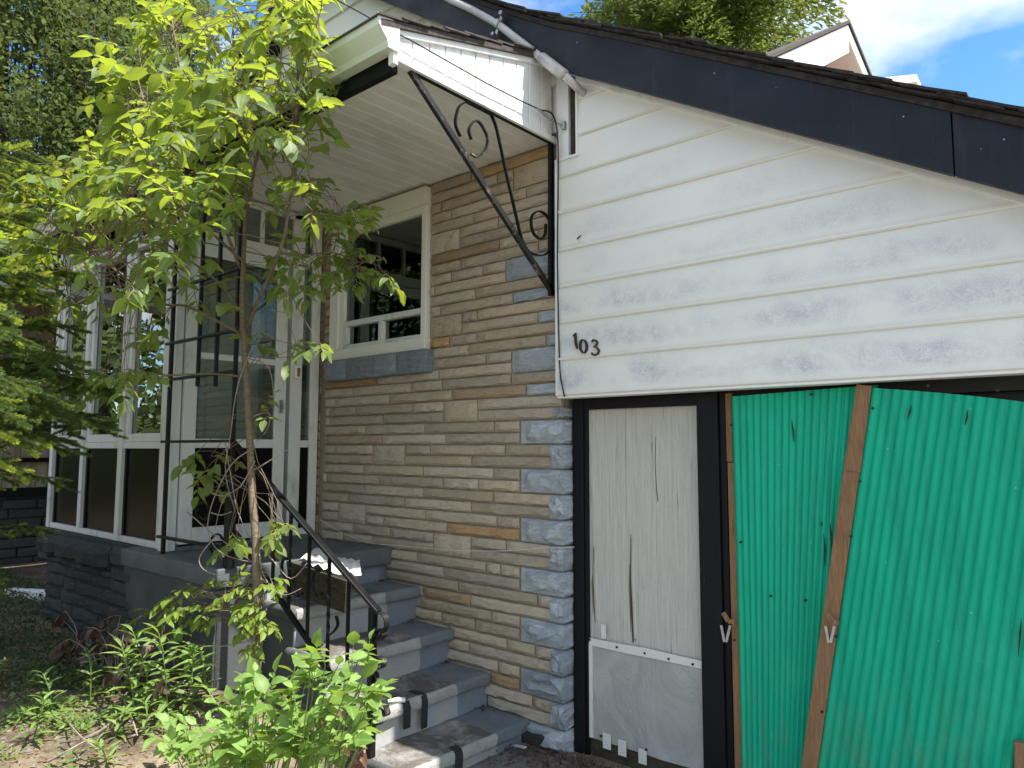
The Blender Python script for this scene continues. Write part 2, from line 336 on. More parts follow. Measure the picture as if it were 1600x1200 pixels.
MAT['leafweed'] = leaf('weed_leaf', (.20,.30,.09), (.14,.23,.06), (.38,.52,.06), .42, veins=True)
MAT['leafbrown'] = leaf('brown_leaf', (.105,.065,.048), (.065,.042,.033), (.12,.065,.035), .25, veins=True)
MAT['leafred'] = leaf('red_leaf', (.22,.10,.06), (.16,.08,.045), (.32,.12,.05), .35)
MAT['needle'] = leaf('spruce_needle', (.12,.18,.055), (.075,.125,.042), (.24,.34,.05), .4)
MAT['needlenew'] = leaf('spruce_new_needle', (.46,.52,.10), (.32,.40,.07), (.66,.72,.09), .5)
MAT['fartree'] = leaf('far_tree_leaf', (.13,.165,.07), (.06,.09,.033), (.24,.30,.06), .4, .25, .7, .05)
MAT['farspruce'] = leaf('far_spruce_leaf', (.17,.20,.06), (.08,.115,.035), (.30,.36,.06), .38, .3, .7, .05)
MAT['groundgreen'] = leaf('ground_cover_leaf', (.045,.08,.022), (.025,.045,.014), (.09,.14,.02), .35)
MAT['litter'] = leaf('leaf_litter', (.16,.085,.045), (.09,.055,.035), (.12,.06,.03), .15)

# ================================================================ GROUND
xsn = [-300,-120,-60,-30,-18,-12,-9] + [-7.5+.16*i for i in range(36)] + [-1.6,-1,0,1.5,4,9,20,60,150,300]
ysn = [-300,-120,-50,-20,-8,-4,-2,-1,-.4] + [.0+.16*i for i in range(22)] + [3.7,4.5,6,9,15,30,80,300]
g = MB(); nx = len(xsn)
g.v = [(x, y, gz(x, y)) for y in ysn for x in xsn]
g.f = [(j*nx+i, j*nx+i+1, (j+1)*nx+i+1, (j+1)*nx+i) for j in range(len(ysn)-1) for i in range(nx-1)]
tag(g.build('ground', MAT['soil'], smooth=True), 'bare garden soil and lawn around the house', 'ground', kind='structure')
d = MB(); ds = [-2.72+.5*i for i in range(16)]
d.add([(-2.70,-30,.006),(4.2,-30,.006),(4.2,3.16,.006),(-2.62,3.16,.006)], [(0,1,2,3)])
tag(d.build('driveway', MAT['drive']), 'grey concrete driveway in front of the garage door', 'driveway', kind='structure')

# ================================================================ HOUSE
house = thing('house', 'stone and cream siding house with black roof, number 103 on its garage wall', 'house', (-2.4, 3.2, 0))
WY = 3.15
WIN = (-4.42, -3.40, 2.18, 3.235)          # opening of the window
# mortar backing of the stone wall, with the window opening left free
b = MB(); 
def slab(x0, x1, z0, z1): b.box(x0, x1, WY, WY+.12, z0, z1)
slab(-6.75, WIN[0], 0, 3.7); slab(WIN[1], -2.36, 0, 3.7); slab(WIN[0], WIN[1], 0, WIN[2]); slab(WIN[0], WIN[1], WIN[3], 3.7)
wall = b.build('stone_wall', MAT['mortar'], house)
PIT, ZA = .0667, 1.916
def pillow(x0, x1, z0, z1, yf, seed, proud=.024, nx=4, nz=3, back=WY+.01):
    r = random.Random(seed); g = MB(); x0 += .005; x1 -= .005; z0 += .005; z1 -= .005
    prof = [.004, proud*.95, proud, .012] if nz == 3 else None
    for j in range(nz+1):
        t = j/nz; z = z0 + (z1-z0)*(t if nz != 3 else (0, .20, .70, 1)[j])
        for i in range(nx+1):
            s = i/nx; x = x0+(x1-x0)*s
            pr = prof[j] if prof else (proud if 0 < j < nz else .004)
            if i in (0, nx): pr *= .35
            else:
                x += r.uniform(-.2, .2)*(x1-x0)/nx
                if 0 < j < nz: z2 = z + r.uniform(-.007, .007)
                pr *= r.uniform(.72, 1.2)
            zz = z + ((r.uniform(-.009, .007) if j == 1 else r.uniform(-.007, .007)) if 0 < j < nz and 0 < i < nx else r.uniform(-.0012, .0012))
            g.v.append((x, yf-pr, zz))
    W = nx+1
    g.f = [(j*W+i, j*W+i+1, (j+1)*W+i+1, (j+1)*W+i) for j in range(nz) for i in range(nx)]
    ring = [i for i in range(W)] + [j*W+nx for j in range(1, nz+1)] + [nz*W+i for i in range(nx-1, -1, -1)] + [j*W for j in range(nz-1, 0, -1)]
    n0 = len(g.v); g.v += [(g.v[i][0], back, g.v[i][2]) for i in ring]; k = len(ring)
    g.f += [(ring[i], n0+i, n0+(i+1) % k, ring[(i+1) % k]) for i in range(k)]
    return g
def stone(x0, x1, z0, z1, kind='tan', seed=0, double=False):
    L = x1-x0
    if L < .02: return
    nxs = 3 if L < .12 else (4 if L < .22 else (6 if L < .4 else 8))
    g = pillow(x0, x1, z0, z1, WY-.006, seed, .021 if not double else .02, nxs, 3)
    return g.build('stone', MAT[kind], wall)
EDGE = 869
# per course (0 = the course whose top is ZA): joints as photo columns from the left limit; o orange, n brown, D2 = lower half of a two-course block
rows = {
 20:(671,[735,747,'o',862]),19:(671,[776,801,'X',864]),18:(671,[688,801,'S',864]),17:(671,[704,797,821,865]),16:(671,[739,866]),15:(671,['S',717,777,866]),
 14:(671,['Q',717,810,866]),13:(671,['n',779,839,866]),12:(671,[719,840,867]),11:(671,[704,753,789,'B',868]),10:(671,[678,789,'S',868]),9:(671,[741,868]),
 8:(671,[687,800,'b',868]),7:(671,['S',720,745,868]),6:(671,['Q',720,839,'b',868]),5:(671,['o',701,744,868]),4:(671,[731,852,'b',869]),3:(671,[758,798,'S',869]),
 2:(506,['o',588,684,798,'B',869]),1:(506,[551,641,690,797,869]),0:(506,[523,607,705,'n',821,'b',869]),
 -1:(506,[514,555,644,692,'S',745,870]),-2:(506,[514,597,692,'Q',745,872]),-3:(505,[570,662,771,811]),-4:(505,['n',596,695,811]),
 -5:(504,[522,581,'S',631,671,788,860]),-6:(504,[581,'Q',631,736,860]),-7:(504,[567,660,770,811]),-8:(503,[509,591,691,746,811]),-9:(503,[568,660,770,861]),
 -10:(502,[543,631,735,861]),-11:(502,[527,'S',569,663,775,811]),-12:(501,[527,'Q',569,598,697,'o',811]),-13:(500,[550,609,676,'S',734,790,862]),-14:(500,[535,581,676,'Q',734,862]),
 -15:(520,[650,758,781,811]),-16:(520,[692,811]),-17:(560,[715,839,862]),-18:(560,[660,'n',734,863]),-19:(600,[655,767,811]),-20:(620,[689,741,811]),-21:(640,[700,791,835,863]),
 -22:(650,[732,863]),-23:(670,[777,811]),-24:(690,[765,'o',811]),-25:(720,[831,863]),-26:(760,[863]),
}
KINDS = {'o':'orange','n':'brown','b':'blue'}
seed = 100
for r, (x0p, js) in rows.items():
    z1 = ZA + r*PIT; z0 = z1-PIT
    zc = (z0+z1)/2; xa = max(Xat(x0p, WY-.02, zc), -4.515 if r < 3 else -3.40); kind = 'tan'
    for q in js:
        if isinstance(q, str): kind = q; continue
        xb = Xat(q, WY-.02, zc)
        if xb > -2.385: xb = -2.352 if r > -2 else xb
        seed += 1
        if kind in ('S', 'X', 'B', 'Q'):
            if kind == 'Q' : stone(xa, xb, z0, z0+2*PIT, 'tan', seed, True)
            if kind == 'X' : stone(xa, xb, z0-PIT, z1, 'tan', seed, True)
            if kind == 'B' : stone(xa, xb, z0-(PIT if r == 11 else 0), z1+(0 if r == 11 else PIT), 'blue', seed, True)
        else: stone(xa, xb, z0, z1, KINDS.get(kind, 'tan'), seed)
        xa = xb; kind = 'tan'
# short returns of stone left of the window, and the courses over the sill
for r in range(3, 20):
    z1 = ZA+r*PIT; seed += 1; stone(-4.52, -4.425 - .012*rnd.random(), z1-PIT, z1, 'brown' if r % 3 == 0 else 'tan', seed)
# quoins: alternating long and short rock-faced blocks that turn the corner
def quoin(x0, z0, z1, seed, ret):
    r = random.Random(seed); X1 = -2.345; yf = WY-.012; g = MB(); z0 += .005; z1 -= .005; nx_, nz_, ns = 6, 5, 2
    W = nx_+ns+1
    for j in range(nz_+1):
        t = (0, .12, .34, .62, .88, 1)[j]; z = z0+(z1-z0)*t
        for i in range(W):
            if i <= nx_:
                s = (0, .10, .32, .55, .78, .93, 1)[i]; x = x0+(X1-x0)*s
                e = min(i, 9) ; inner = 0 < j < nz_ and i > 0
                pr = (.042 if 1 < i else .010)*(1.0 if j >= 2 else .30) if inner else .003
                if inner: pr *= r.uniform(.55, 1.35); x += r.uniform(-.25, .25)*(X1-x0)/8 if i < nx_ else 0
                zz = z + (r.uniform(-.014, .014) if inner else 0)
                px_ = x + (.014*r.uniform(.6, 1.2) if i == nx_ and inner else 0)
                g.v.append((px_, yf-pr, zz))
            else:
                s = (i-nx_)/ns; pr = (.018*r.uniform(.6, 1.3) if 0 < j < nz_ and s < 1 else .0)
                g.v.append((X1+pr, yf+s*(3.24-yf), z))
    g.f = [(j*W+i, j*W+i+1, (j+1)*W+i+1, (j+1)*W+i) for j in range(nz_) for i in range(W-1)]
    ring = [i for i in range(W)] + [j*W+W-1 for j in range(1, nz_+1)] + [nz_*W+i for i in range(W-2, -1, -1)] + [j*W for j in range(nz_-1, 0, -1)]
    n0 = len(g.v); g.v += [(min(g.v[i][0], X1-.02), WY+.11, g.v[i][2]) for i in ring]; k_ = len(ring)
    g.f += [(ring[i], n0+i, n0+(i+1) % k_, ring[(i+1) % k_]) for i in range(k_)]
    g.build('stone', MAT['blue'], wall)
for n in range(13):
    zt = 1.716-.1335*n; long_ = n % 2 == 0
    quoin(Xat(813, 3.13, 1.5)+.004 if long_ else -2.432, zt-.1335, zt, 500+n, long_)
quoin(-2.40, 1.722, 1.782, 540, False)
b = MB(); b.box(-2.95, -2.37, 3.10, 3.2, -.05, .075); b.build('stone_footing', MAT['paintstone'], wall, .012)
# stone inside the porch, seen only through its glass
b = MB(); r = random.Random(5)
for k_ in range(34):
    z0 = .95+k_*PIT; x = -6.7
    while x < -4.56:
        L = r.uniform(.16, .5); x1 = min(x+L, -4.56)
        if x1-x > .05:
            q = pillow(x, x1, z0, z0+PIT, WY-.004, r.random(), .02, 3, 3); b.add(q.v, q.f)
        x = x1
tag(b.build('inner_stonework', MAT['tan'], wall), kind='stuff')

# window ------------------------------------------------------------
wy = 3.115
win = MB(); x0, x1, z0, z1 = WIN
win.box(x0, x0+.10, wy-.01, WY+.1, z0+.075, z1-.115); win.box(x1-.045, x1, wy-.01, WY+.1, z0+.075, z1-.115)
win.box(x0-.002, x1+.002, wy-.022, WY+.1, z1-.115, z1); win.box(x0-.002, x1+.002, wy-.018, WY+.1, z0, z0+.075)
win.box(x0+.10, x1-.045, wy-.002, WY+.1, z1-.165, z1-.115)
win.box(x0+.10, x0+.15, wy+.006, WY+.1, z0+.075, z1-.165)
window = win.build('window', MAT['trim'], house, .004)
f = MB(); f.box(-4.25, x1-.045, wy-.004, wy+.06, 2.415, 2.452); f.box(-4.25, x1-.045, wy-.004, wy+.06, 2.255, 2.283); f.box(-3.875, -3.835, wy-.002, wy+.058, 2.283, 2.415); f.box(-4.268, -4.225, wy-.003, wy+.06, 2.283, 2.415)
f.build('sash', MAT['wood_white'], window, .003)
for a in ((-4.27, x1-.045, 2.452, z1-.165), (-4.225, -3.875, 2.283, 2.415), (-3.835, x1-.045, 2.283, 2.415)):
    MB().box(a[0], a[1], wy+.03, wy+.036, a[2], a[3]).build('pane', MAT['glass'], window)
# room behind the window
b = MB(); b.box(-4.75, -3.1, 6.5, 6.55, 1.5, 3.4); b.box(-4.8, -4.75, 3.28, 6.5, 1.5, 3.4); b.box(-3.1, -3.05, 3.28, 6.5, 1.5, 3.4); b.box(-4.8, -3.05, 3.28, 6.55, 3.4, 3.45); b.box(-4.8, -3.05, 3.28, 6.55, 1.45, 1.5)
b.box(-4.75, -3.1, 6.3, 6.5, 2.55, 2.62)
b.build('room_wall', MAT['interior'], house)
s = MB(); sx = [-4.40, -4.15, -3.86, -3.62, -3.35]
for i in range(4):
    q = pillow(sx[i]-.003, sx[i+1]+.003, 2.038, 2.172, 3.075, 900+i, .03, 4, 3, 3.16); s.add(q.v, q.f)
sl_ = MB(); sl_.box(-4.405, -3.348, 3.062, 3.16, 2.03, 2.178); sl_.build('window_sill', MAT['sill'], window, .012)
for i in range(4):
    q = pillow(sx[i], sx[i+1], 2.036, 2.174, 3.064, 920+i, .016, 5, 3, 3.10); q.build('sill_stone', MAT['sill'], window)

# house volume: side and back walls, garage walls ---------------------
b = MB(); b.box(-6.85, -6.75, 3.16, 9, -.05, 4.0); b.box(-6.75, .75, 9, 9.1, -.05, 3.6); b.box(.72, .82, 3.1, 9, -.05, 1.95); b.box(-2.36, -2.26, 3.27, 9, 0, 3.5)
b.build('house_wall', MAT['interior'], house)

# roof ---------------------------------------------------------------
FY = 2.95
LOW = [(-6.95, 3.98), (-4.50, 5.09), (-2.25, 3.555), (-.264, 2.417), (.95, 1.721)]
def low(x):
    for (a, za), (c, zc) in zip(LOW, LOW[1:]):
        if a <= x <= c: return za+(zc-za)*(x-a)/(c-a)
    return LOW[-1][1]
def thick(x): return .205 + .028*smooth(-2.7, -1.9, x)
XS = [-6.95, -5.8, -4.5, -3.6, -2.9, -2.55, -2.25, -1.9, -1.3, -.75, -.25, .3, .95]
n = len(XS)
roof = MB()
for y in (FY-.01, 9.2):
    roof.v += [(x, y, low(x)+thick(x)+.001) for x in XS] + [(x, y, low(x)+thick(x)+.03) for x in XS]
for i in range(n-1):
    roof.f += [(i, i+1, n+i+1, n+i), (2*n+i, 3*n+i, 3*n+i+1, 2*n+i+1), (i, 2*n+i, 2*n+i+1, i+1), (n+i, n+i+1, 3*n+i+1, 3*n+i)]
roof = roof.build('roof', MAT['shingle'], house)
for bi, (xa, xb) in enumerate(((-6.95, -4.5), (-4.5, -2.25), (-2.25, -.465), (-.46, .95))):
    b = MB(); xs_ = [xa+(xb-xa)*i/10 for i in range(11)]; m_ = 11; off = (.0, .0, -.002, .003)[bi]
    for y in (FY+off, FY+.03):
        for e_ in (0, .5, 1): b.v += [(x, y+(.004*noise.noise(Vector((x*1.3, e_*2, 4))) if y < FY+.02 else 0), low(x)+thick(x)*e_+.003*noise.noise(Vector((x*2, e_, 9)))*(e_ == 0)) for x in xs_]
    for i in range(10):
        b.f += [(i, i+1, m_+i+1, m_+i), (m_+i, m_+i+1, 2*m_+i+1, 2*m_+i), (i, 3*m_+i, 3*m_+i+1, i+1), (2*m_+i, 2*m_+i+1, 5*m_+i+1, 5*m_+i)]
    b.f += [(0, m_, 4*m_, 3*m_), (m_, 2*m_, 5*m_, 4*m_), (10, 3*m_+10, 4*m_+10, m_+10), (m_+10, 4*m_+10, 5*m_+10, 2*m_+10)]
    b.build('rake_fascia', MAT['navy'], roof)
    for i in range(3 if bi > 1 else 0):
        x = xa+.15+(xb-xa-.3)*i/2; q = MB(); q.tube([(x, FY-.006, low(x)+thick(x)*.75), (x, FY+.01, low(x)+thick(x)*.75)], .003, 6); q.build('nail', MAT['steel'], roof)
b = MB()          # underside of the overhang and a folded metal edge
for y in (FY+.03, 3.13):
    b.v += [(x, y, low(x)+.035) for x in XS] + [(x, y, low(x)+.05) for x in XS]
for i in range(n-1):
    b.f += [(i, i+1, n+i+1, n+i), (2*n+i, 3*n+i, 3*n+i+1, 2*n+i+1), (i, 2*n+i, 2*n+i+1, i+1), (n+i, n+i+1, 3*n+i+1, 3*n+i)]
b.build('rake_soffit', MAT['navy'], roof)
# shingle ends along the rake
L = 0; r = random.Random(11); x = -4.45
while x < .9:
    dx = .118; xm = x+dx; za, zb = low(x)+thick(x)+.03, low(xm)+thick(xm)+.03
    for lay in range(2):
        j = r.uniform(-.012, .014); lift = .004+.013*lay; yo = FY-.035-.012*lay+j; yb = yo+.5
        xa, xb = x-.01-.05*lay, xm+.03+r.uniform(-.012, .012); th = .010
        s_ = (zb-za)/dx
        p = lambda X_, y_, up_: (X_, y_, za+(X_-x)*s_+lift+up_)
        cup = r.uniform(.0, .016)
        q = MB(); q.add([p(xa,yo,0),p(xb,yo,cup),p(xb,yb,cup),p(xa,yb,0),p(xa,yo,th),p(xb,yo,th+cup),p(xb,yb,th+cup),p(xa,yb,th)],
              [(0,3,2,1),(4,5,6,7),(0,1,5,4),(1,2,6,5),(2,3,7,6),(3,0,4,7)])
        q.build('shingle', MAT['shingle'], roof)
    x = xm
def xr(z):                                  # where the rake's lower edge has height z (right slope)
    for (a, za), (c, zc) in zip(LOW[1:], LOW[2:]):
        if zc <= z <= za: return a+(c-a)*(z-za)/(zc-za)
    return .95
def xl(z):
    (a, za), (c, zc) = LOW[0], LOW[1]; return max(-6.75, a+(c-a)*(z-za)/(zc-za)) if z > za else -6.75
# garage siding
SY = 3.082
gw = MB(); gw.prism([(-2.30, 3.10, 1.86), (.70, 3.10, 1.86), (xr(1.86)-.02, 3.10, 1.9), (xr(3.52), 3.10, 3.5), (-2.19, 3.10, 3.56), (-2.19, 3.10, 3.10), (-2.30, 3.10, 3.10)], (0, .05, 0))
gw = gw.build('siding_wall', MAT['siding'], house)
def board(parent, x0, z0, z1, y, left=False, mat='siding', seed=0):
    r = random.Random(seed); g = MB(); xe0 = min(xr(z0)+.02, .74) if not left else xr(z0)+.02; xe1 = min(xr(z1)+.02, .74) if not left else xr(z1)+.02
    N = 8; lip = .017; W = N+1
    for (zz, yy, xe) in ((z0+.002, y+.012, xe0), (z0-.001, y-lip+.006, xe0), (z0+.006, y-lip, xe0), ((z0+z1)/2, y-.011, (xe0+xe1)/2), (z1, y-.003, xe1)):
        for i in range(W):
            xx = x0+(xe-x0)*i/N
            g.v.append((xx, yy+.0022*noise.noise(Vector((xx*1.6, zz*4, 5))), zz + (.001*noise.noise(Vector((xx*.9, z0, 2))) if zz < z1-.01 else 0)))
    g.f = [(j*W+i, j*W+i+1, (j+1)*W+i+1, (j+1)*W+i) for j in range(4) for i in range(N)]
    return g.build('siding_board', MAT[mat], parent)
zz = [1.834, 2.021, 2.217, 2.41, 2.607, 2.811, 3.011, 3.21, 3.41, 3.60]
for i in range(9):
    if zz[i] < 3.0: board(gw, -2.322, zz[i], zz[i+1]+.004, SY)
    elif zz[i] < 3.1:
        g = board(gw, -2.186, zz[i], zz[i+1]+.004, SY); q = MB(); q.box(-2.322, -2.186, SY-.016, SY, 3.011, 3.098); q.build('siding_board', MAT['siding'], gw)
    else: board(gw, -2.186, zz[i], zz[i+1]+.004, SY)
t = MB(); t.box(-2.336, -2.322, SY-.024, 3.13, 1.835, 3.10); t.box(-2.336, -2.178, SY-.026, 3.13, 3.098, 3.112); t.box(-2.197, -2.186, SY-.024, 3.10, 3.112, 3.535)
t.bar((-2.186, SY-.012, low(-2.186)+.008), (.74, SY-.012, low(.74)+.008), .026, .034)
t.box(-2.336, .72, SY-.010, 3.16, 1.822, 1.834)
t.build('corner_trim', MAT['white'], gw, .003)
# upper gable siding behind the canopy
ug = MB(); ug.prism([(-6.7, 3.12, 3.3), (-2.20, 3.12, 3.3), (-2.20, 3.12, 3.55), (-4.5, 3.12, 5.12), (-6.7, 3.12, 4.11)], (0, .05, 0)); ug = ug.build('gable_wall', MAT['siding'], house)
z = 3.56
while z < 5.0:
    g = MB(); z1 = z+.21; xa0, xa1, xb0, xb1 = xl(z), xl(z1) if z1 < 5.06 else -4.5, xr(z)+.02, xr(min(z1, 5.08))+.02
    zt = min(z1, 5.08)
    g.add([(xa0, 3.09, z), (xb0, 3.09, z), (xb1, 3.112, zt), (xa1, 3.112, zt), (xa0, 3.115, z), (xb0, 3.115, z)], [(0,1,2,3), (4,5,1,0)])
    g.build('siding_board', MAT['gutter'], ug); z = z1-.004
# notch beside the siding: white board and weathered wood
q = MB(); q.box(-2.342, -2.262, 3.085, 3.13, 3.112, 3.62); q.build('notch_board', MAT['white'], house, .003)
q = MB(); q.box(-2.258, -2.20, 3.10, 3.13, 3.112, 3.56); q.build('weathered_board', MAT['osb'], house, .004)

# house number: three flat black numerals --------------------------------
num = thing('house_number', 'black house number 103 on the lower left of the siding', 'house number', (-2.16, SY-.02, 2.09))
ny = SY-.024
def stroke(pts, ws):
    P_ = [onY(x, y, ny) for x, y in pts]; return MB().flat(P_, ws, (0, 1, 0), .010)
stroke([(895.5,525.5),(897.5,523),(899,520.5),(899,526),(899.5,533),(900.5,540),(902,545)], [.004,.007,.010,.011,.011,.010,.005]).build('numeral', MAT['digit'], num)
q = MB(); P_ = []; Wd = []
for i in range(25):
    a = 2*math.pi*i/24+.6; P_.append(onY(911.5+5.2*math.cos(a), 541+10.2*math.sin(a)+1.2*math.cos(a), ny)); Wd.append(.0045+.007*abs(math.cos(a)))
q.flat(P_, Wd, (0, 1, 0), .010); q.build('numeral', MAT['digit'], num)
stroke([(924.5,534),(927,531.5),(931,532),(933.5,535),(931.5,539.5),(927.5,542),(932.5,543),(936,547.5),(934.5,552.5),(930,555),(926,554),(924.5,551)], [.006,.010,.008,.009,.007,.005,.007,.010,.010,.008,.010,.005]).build('numeral', MAT['digit'], num)
q = MB(); q.flat([onY(908, 367.5, ny), onY(904, 371, ny), onY(901.5, 374, ny)], [.002,.006,.003], (0,1,0), .006); q.build('hook', MAT['digit'], gw)

# ================================================================ GARAGE DOORS
side = thing('side_door', 'white peeling plywood door in a black frame beside the stone corner', 'door', (-1.92, 3.2, 0))
def frame(x0, x1, z0, z1, y0=3.2, y1=3.3, nm='door_frame', bev=.004):
    return MB().box(x0, x1, y0, y1, z0, z1).build(nm, MAT['blackwood'], side, bev)
frame(-2.330, -2.262, -.02, 1.83); frame(-2.262, -2.243, -.02, 1.772, 3.212); frame(-2.262, -1.60, 1.765, 1.828, 3.203, 3.3); frame(-1.600, -1.493, -.02, 1.826, 3.188, 3.3); frame(-1.493, -1.462, -.02, 1.826, 3.205, 3.3)
pl = MB(); pl.box(-2.243, -1.60, 3.232, 3.262, .07, 1.765); pl = pl.build('plywood_panel', MAT['ply'], side)
for x_, z0_, z1_, wd in ((-1.996,.60,1.13,.010),(-2.222,.66,1.05,.0035),(-1.845,1.30,1.62,.0022),(-1.978,.62,.8,.0025)):
    q = MB(); q.flat([(x_+.004,3.2312,z1_),(x_-.002,3.2312,(z0_*.4+z1_*.6)),(x_+.003,3.2312,(z0_+z1_)/2-.1),(x_+.010,3.2312,z0_)], [.001,wd*.6,wd,wd*.7], (0,1,0), .004); q.build('crack', MAT['dark'], pl)
    if wd > .003:
        q = MB(); pts = [(x_+.006, z1_-.02), (x_+.004, (z0_*.4+z1_*.6)), (x_+.010, (z0_+z1_)/2-.1), (x_+.018, z0_+.02)]
        for i, (a_, c_) in enumerate(pts): q.v += [(a_, 3.2315, c_), (a_+.010-.002*i, 3.2265-.001*(i in (1, 2)), c_), (a_+.016, 3.2318, c_)]
        for i in range(3): q.f += [(3*i, 3*i+1, 3*i+4, 3*i+3), (3*i+1, 3*i+2, 3*i+5, 3*i+4)]
        q.build('splinter', MAT['ply'], pl)
        q = MB(); q.flat([(x_-.006,3.2315,z1_-.15),(x_-.008,3.2315,(z0_+z1_)/2),(x_-.003,3.2315,z0_+.05)], [.001,.008,.003], (0,1,0), .002); q.build('bare_wood', MAT['lumber'], pl)
q = MB(); N = 14; M_ = 10
for j in range(M_+1):
    for i in range(N+1):
        xx = -2.238+.634*i/N; zz_ = .085+(.575-.085)*j/M_
        q.v.append((xx, 3.222-.006*abs(noise.noise(Vector((xx*5, zz_*6, 9))))-.004*noise.noise(Vector((xx*14, zz_*14, 2))), zz_+(.006*noise.noise(Vector((xx*8, 0, 1))) if j in (0, M_) else 0)))
q.f = [(j*(N+1)+i, j*(N+1)+i+1, (j+1)*(N+1)+i+1, (j+1)*(N+1)+i) for j in range(M_) for i in range(N)]
q.build('plastic_sheet', MAT['plastic'], side, smooth=True)
q = MB(); q.add([(-2.24,3.216,.548),(-2.05,3.214,.545),(-1.8,3.213,.548),(-1.602,3.216,.547),(-1.602,3.217,.582),(-1.78,3.215,.586),(-1.9,3.214,.59),(-2.06,3.215,.585),(-2.24,3.217,.583)], [(0,1,7,8),(1,2,6,7),(2,5,6),(2,3,4,5)]); q.build('batten_strip', MAT['tape'], side)
q = MB(); q.box(-2.241, -2.222, 3.212, 3.222, .09, .56); q.build('batten_strip', MAT['tape'], side)
for (x_, z_) in ((-2.236,.575),(-2.07,.566),(-1.91,.565),(-1.78,.562),(-1.655,.560),(-2.17,.112),(-1.91,.112)):
    q = MB(); q.tube([(x_,3.216,z_),(x_,3.208,z_)], .0055, 8); q.build('screw', MAT['cable'], side)
for (x_, z_, w_, h_) in ((-2.135,.095,.047,.075),(-2.045,.085,.047,.075),(-1.93,.075,.045,.07),(-2.228,.40,.022,.04),(-2.228,.30,.022,.04),(-2.15,.63,.03,.07)):
    q = MB(); q.box(x_-w_/2, x_+w_/2, 3.209, 3.215, z_-h_/2, z_+h_/2); q.build('tape_tab', MAT['tape'], side, .002)
b = MB(); b.box(-2.243, -1.60, 3.226, 3.28, .0, .085); b.build('kick_board', MAT['osb'], side)

gar = thing('garage_door', 'green corrugated sheeting on skewed brown lumber under the siding', 'garage door', (-.8, 3.15, 0))
b = MB(); b.box(-1.462, .72, 3.24, 3.3, 1.775, 1.86); b.box(-1.46, .72, 3.3, 3.32, -.02, 1.8); b.build('door_backing', MAT['dark'], gar)
def lumber(pxs, yp, wd, dp, nm='lumber'):
    a, c_ = onY(*pxs[0], yp), onY(*pxs[1], yp); d_ = (c_-a).normalized(); return MB().bar(a, c_+d_*.25, wd, dp, (0,1,0)).build(nm, MAT['lumber'], gar, .003)
q = MB(); q.box(-1.455, -1.424, 3.19, 3.215, 1.50, 1.815); q.build('lumber', MAT['lumber'], gar, .003)
q = MB(); q.box(-1.450, -1.41, 3.186, 3.215, -.02, 1.497); q.build('lumber', MAT['lumber'], gar, .003)
def corr(fn, nu, nv, amp, per, nm):
    g = MB()
    for j in range(nv+1):
        for i in range(nu+1):
            p = fn(i/nu, j/nv); g.v.append((p[0], p[1]-amp*(abs(math.sin(math.pi*i/per))**.7), p[2]))
    W = nu+1
    g.f = [(j*W+i, j*W+i+1, (j+1)*W+i+1, (j+1)*W+i) for j in range(nv) for i in range(nu)]
    o = g.build(nm, MAT['green'], gar, smooth=True); return o
def left_sheet(u, v):
    zt = 1.795+.02*u; zb = .0; z_ = zb+(zt-zb)*v
    xl_ = -1.412+.014*v*0; xr_ = -1.05+.25*v
    uu = u + .10*math.sin(math.pi*u)*(1-v)*.5
    return (xl_+(xr_-xl_)*uu, 3.173+.006*math.sin(5*v+2*u), z_)
corr(left_sheet, 19*8, 10, .0105, 8, 'green_sheet')
A0, A1 = onY(1362, 606, 3.115), onY(1275, 1200, 3.115); dd = (A1-A0); dd.y = 0; dn = dd.normalized(); perp = Vector((-dn.z, 0, dn.x)); perp = perp if perp.x > 0 else -perp
ln = dd.length+.3
def right_sheet(u, v):
    p = A0 + dn*ln*(1-v)*1.0 + perp*(u*1.75) + Vector((0, 0, .012*math.sin(u*7)*v))
    return (p.x, 3.1255+.005*math.sin(4*v+3*u), max(p.z, -.01) if v < .1 else p.z)
corr(right_sheet, 50*8, 10, .0115, 8, 'green_sheet')
lumber([(1352, 602), (1347, 640)], 3.13, .058, .04); 
a = onY(1346, 642, 3.135); c_ = onY(1266, 1200, 3.135); MB().bar(a, c_+(c_-a).normalized()*.25, .062, .04, (0,1,0)).build('lumber', MAT['lumber'], gar, .003)
MB().bar(onY(1599, 1160, 3.10), onY(1595, 1215, 3.10)+Vector((0,0,-.2)), .05, .03, (0,1,0)).build('lumber', MAT['lumber'], gar, .003)
for (x_, y_, yp) in ((1268,616,3.155),(1143,664,3.155),(1148,1000,3.155),(1205,931,3.155),(1259,938,3.155),(1158,847,3.155),(1364,638,3.10),(1344,752,3.10),(1330,838,3.10),(1306,994,3.10),(1285,1112,3.10),(1451,603,3.10),(1559,610,3.10)):
    p = onY(x_, y_, yp); q = MB(); q.tube([p, p+Vector((0,-.008,0))], .0055, 8); q.build('screw', MAT['cable'], gar)
for pts, yp in (([(1237,657),(1239,672),(1241,690)],3.156),([(1424,632),(1422,642),(1418,655)],3.101),([(1512,640),(1511,652),(1508,664)],3.101),([(1297,817),(1298,835),(1299,856)],3.156),([(1284,815),(1284,822)],3.156),([(1287,835),(1289,860),(1288,884)],3.156),([(1596,965),(1594,990),(1591,1026)],3.101)):
    P_ = [onY(*q_, yp) for q_ in pts]; P_ = P_ if len(P_) > 2 else [P_[0], (P_[0]+P_[1])/2, P_[1]]
    q = MB(); q.flat(P_, [.001, .007, .002], (0,1,0), .003); q.build('tear', MAT['cable'], gar)
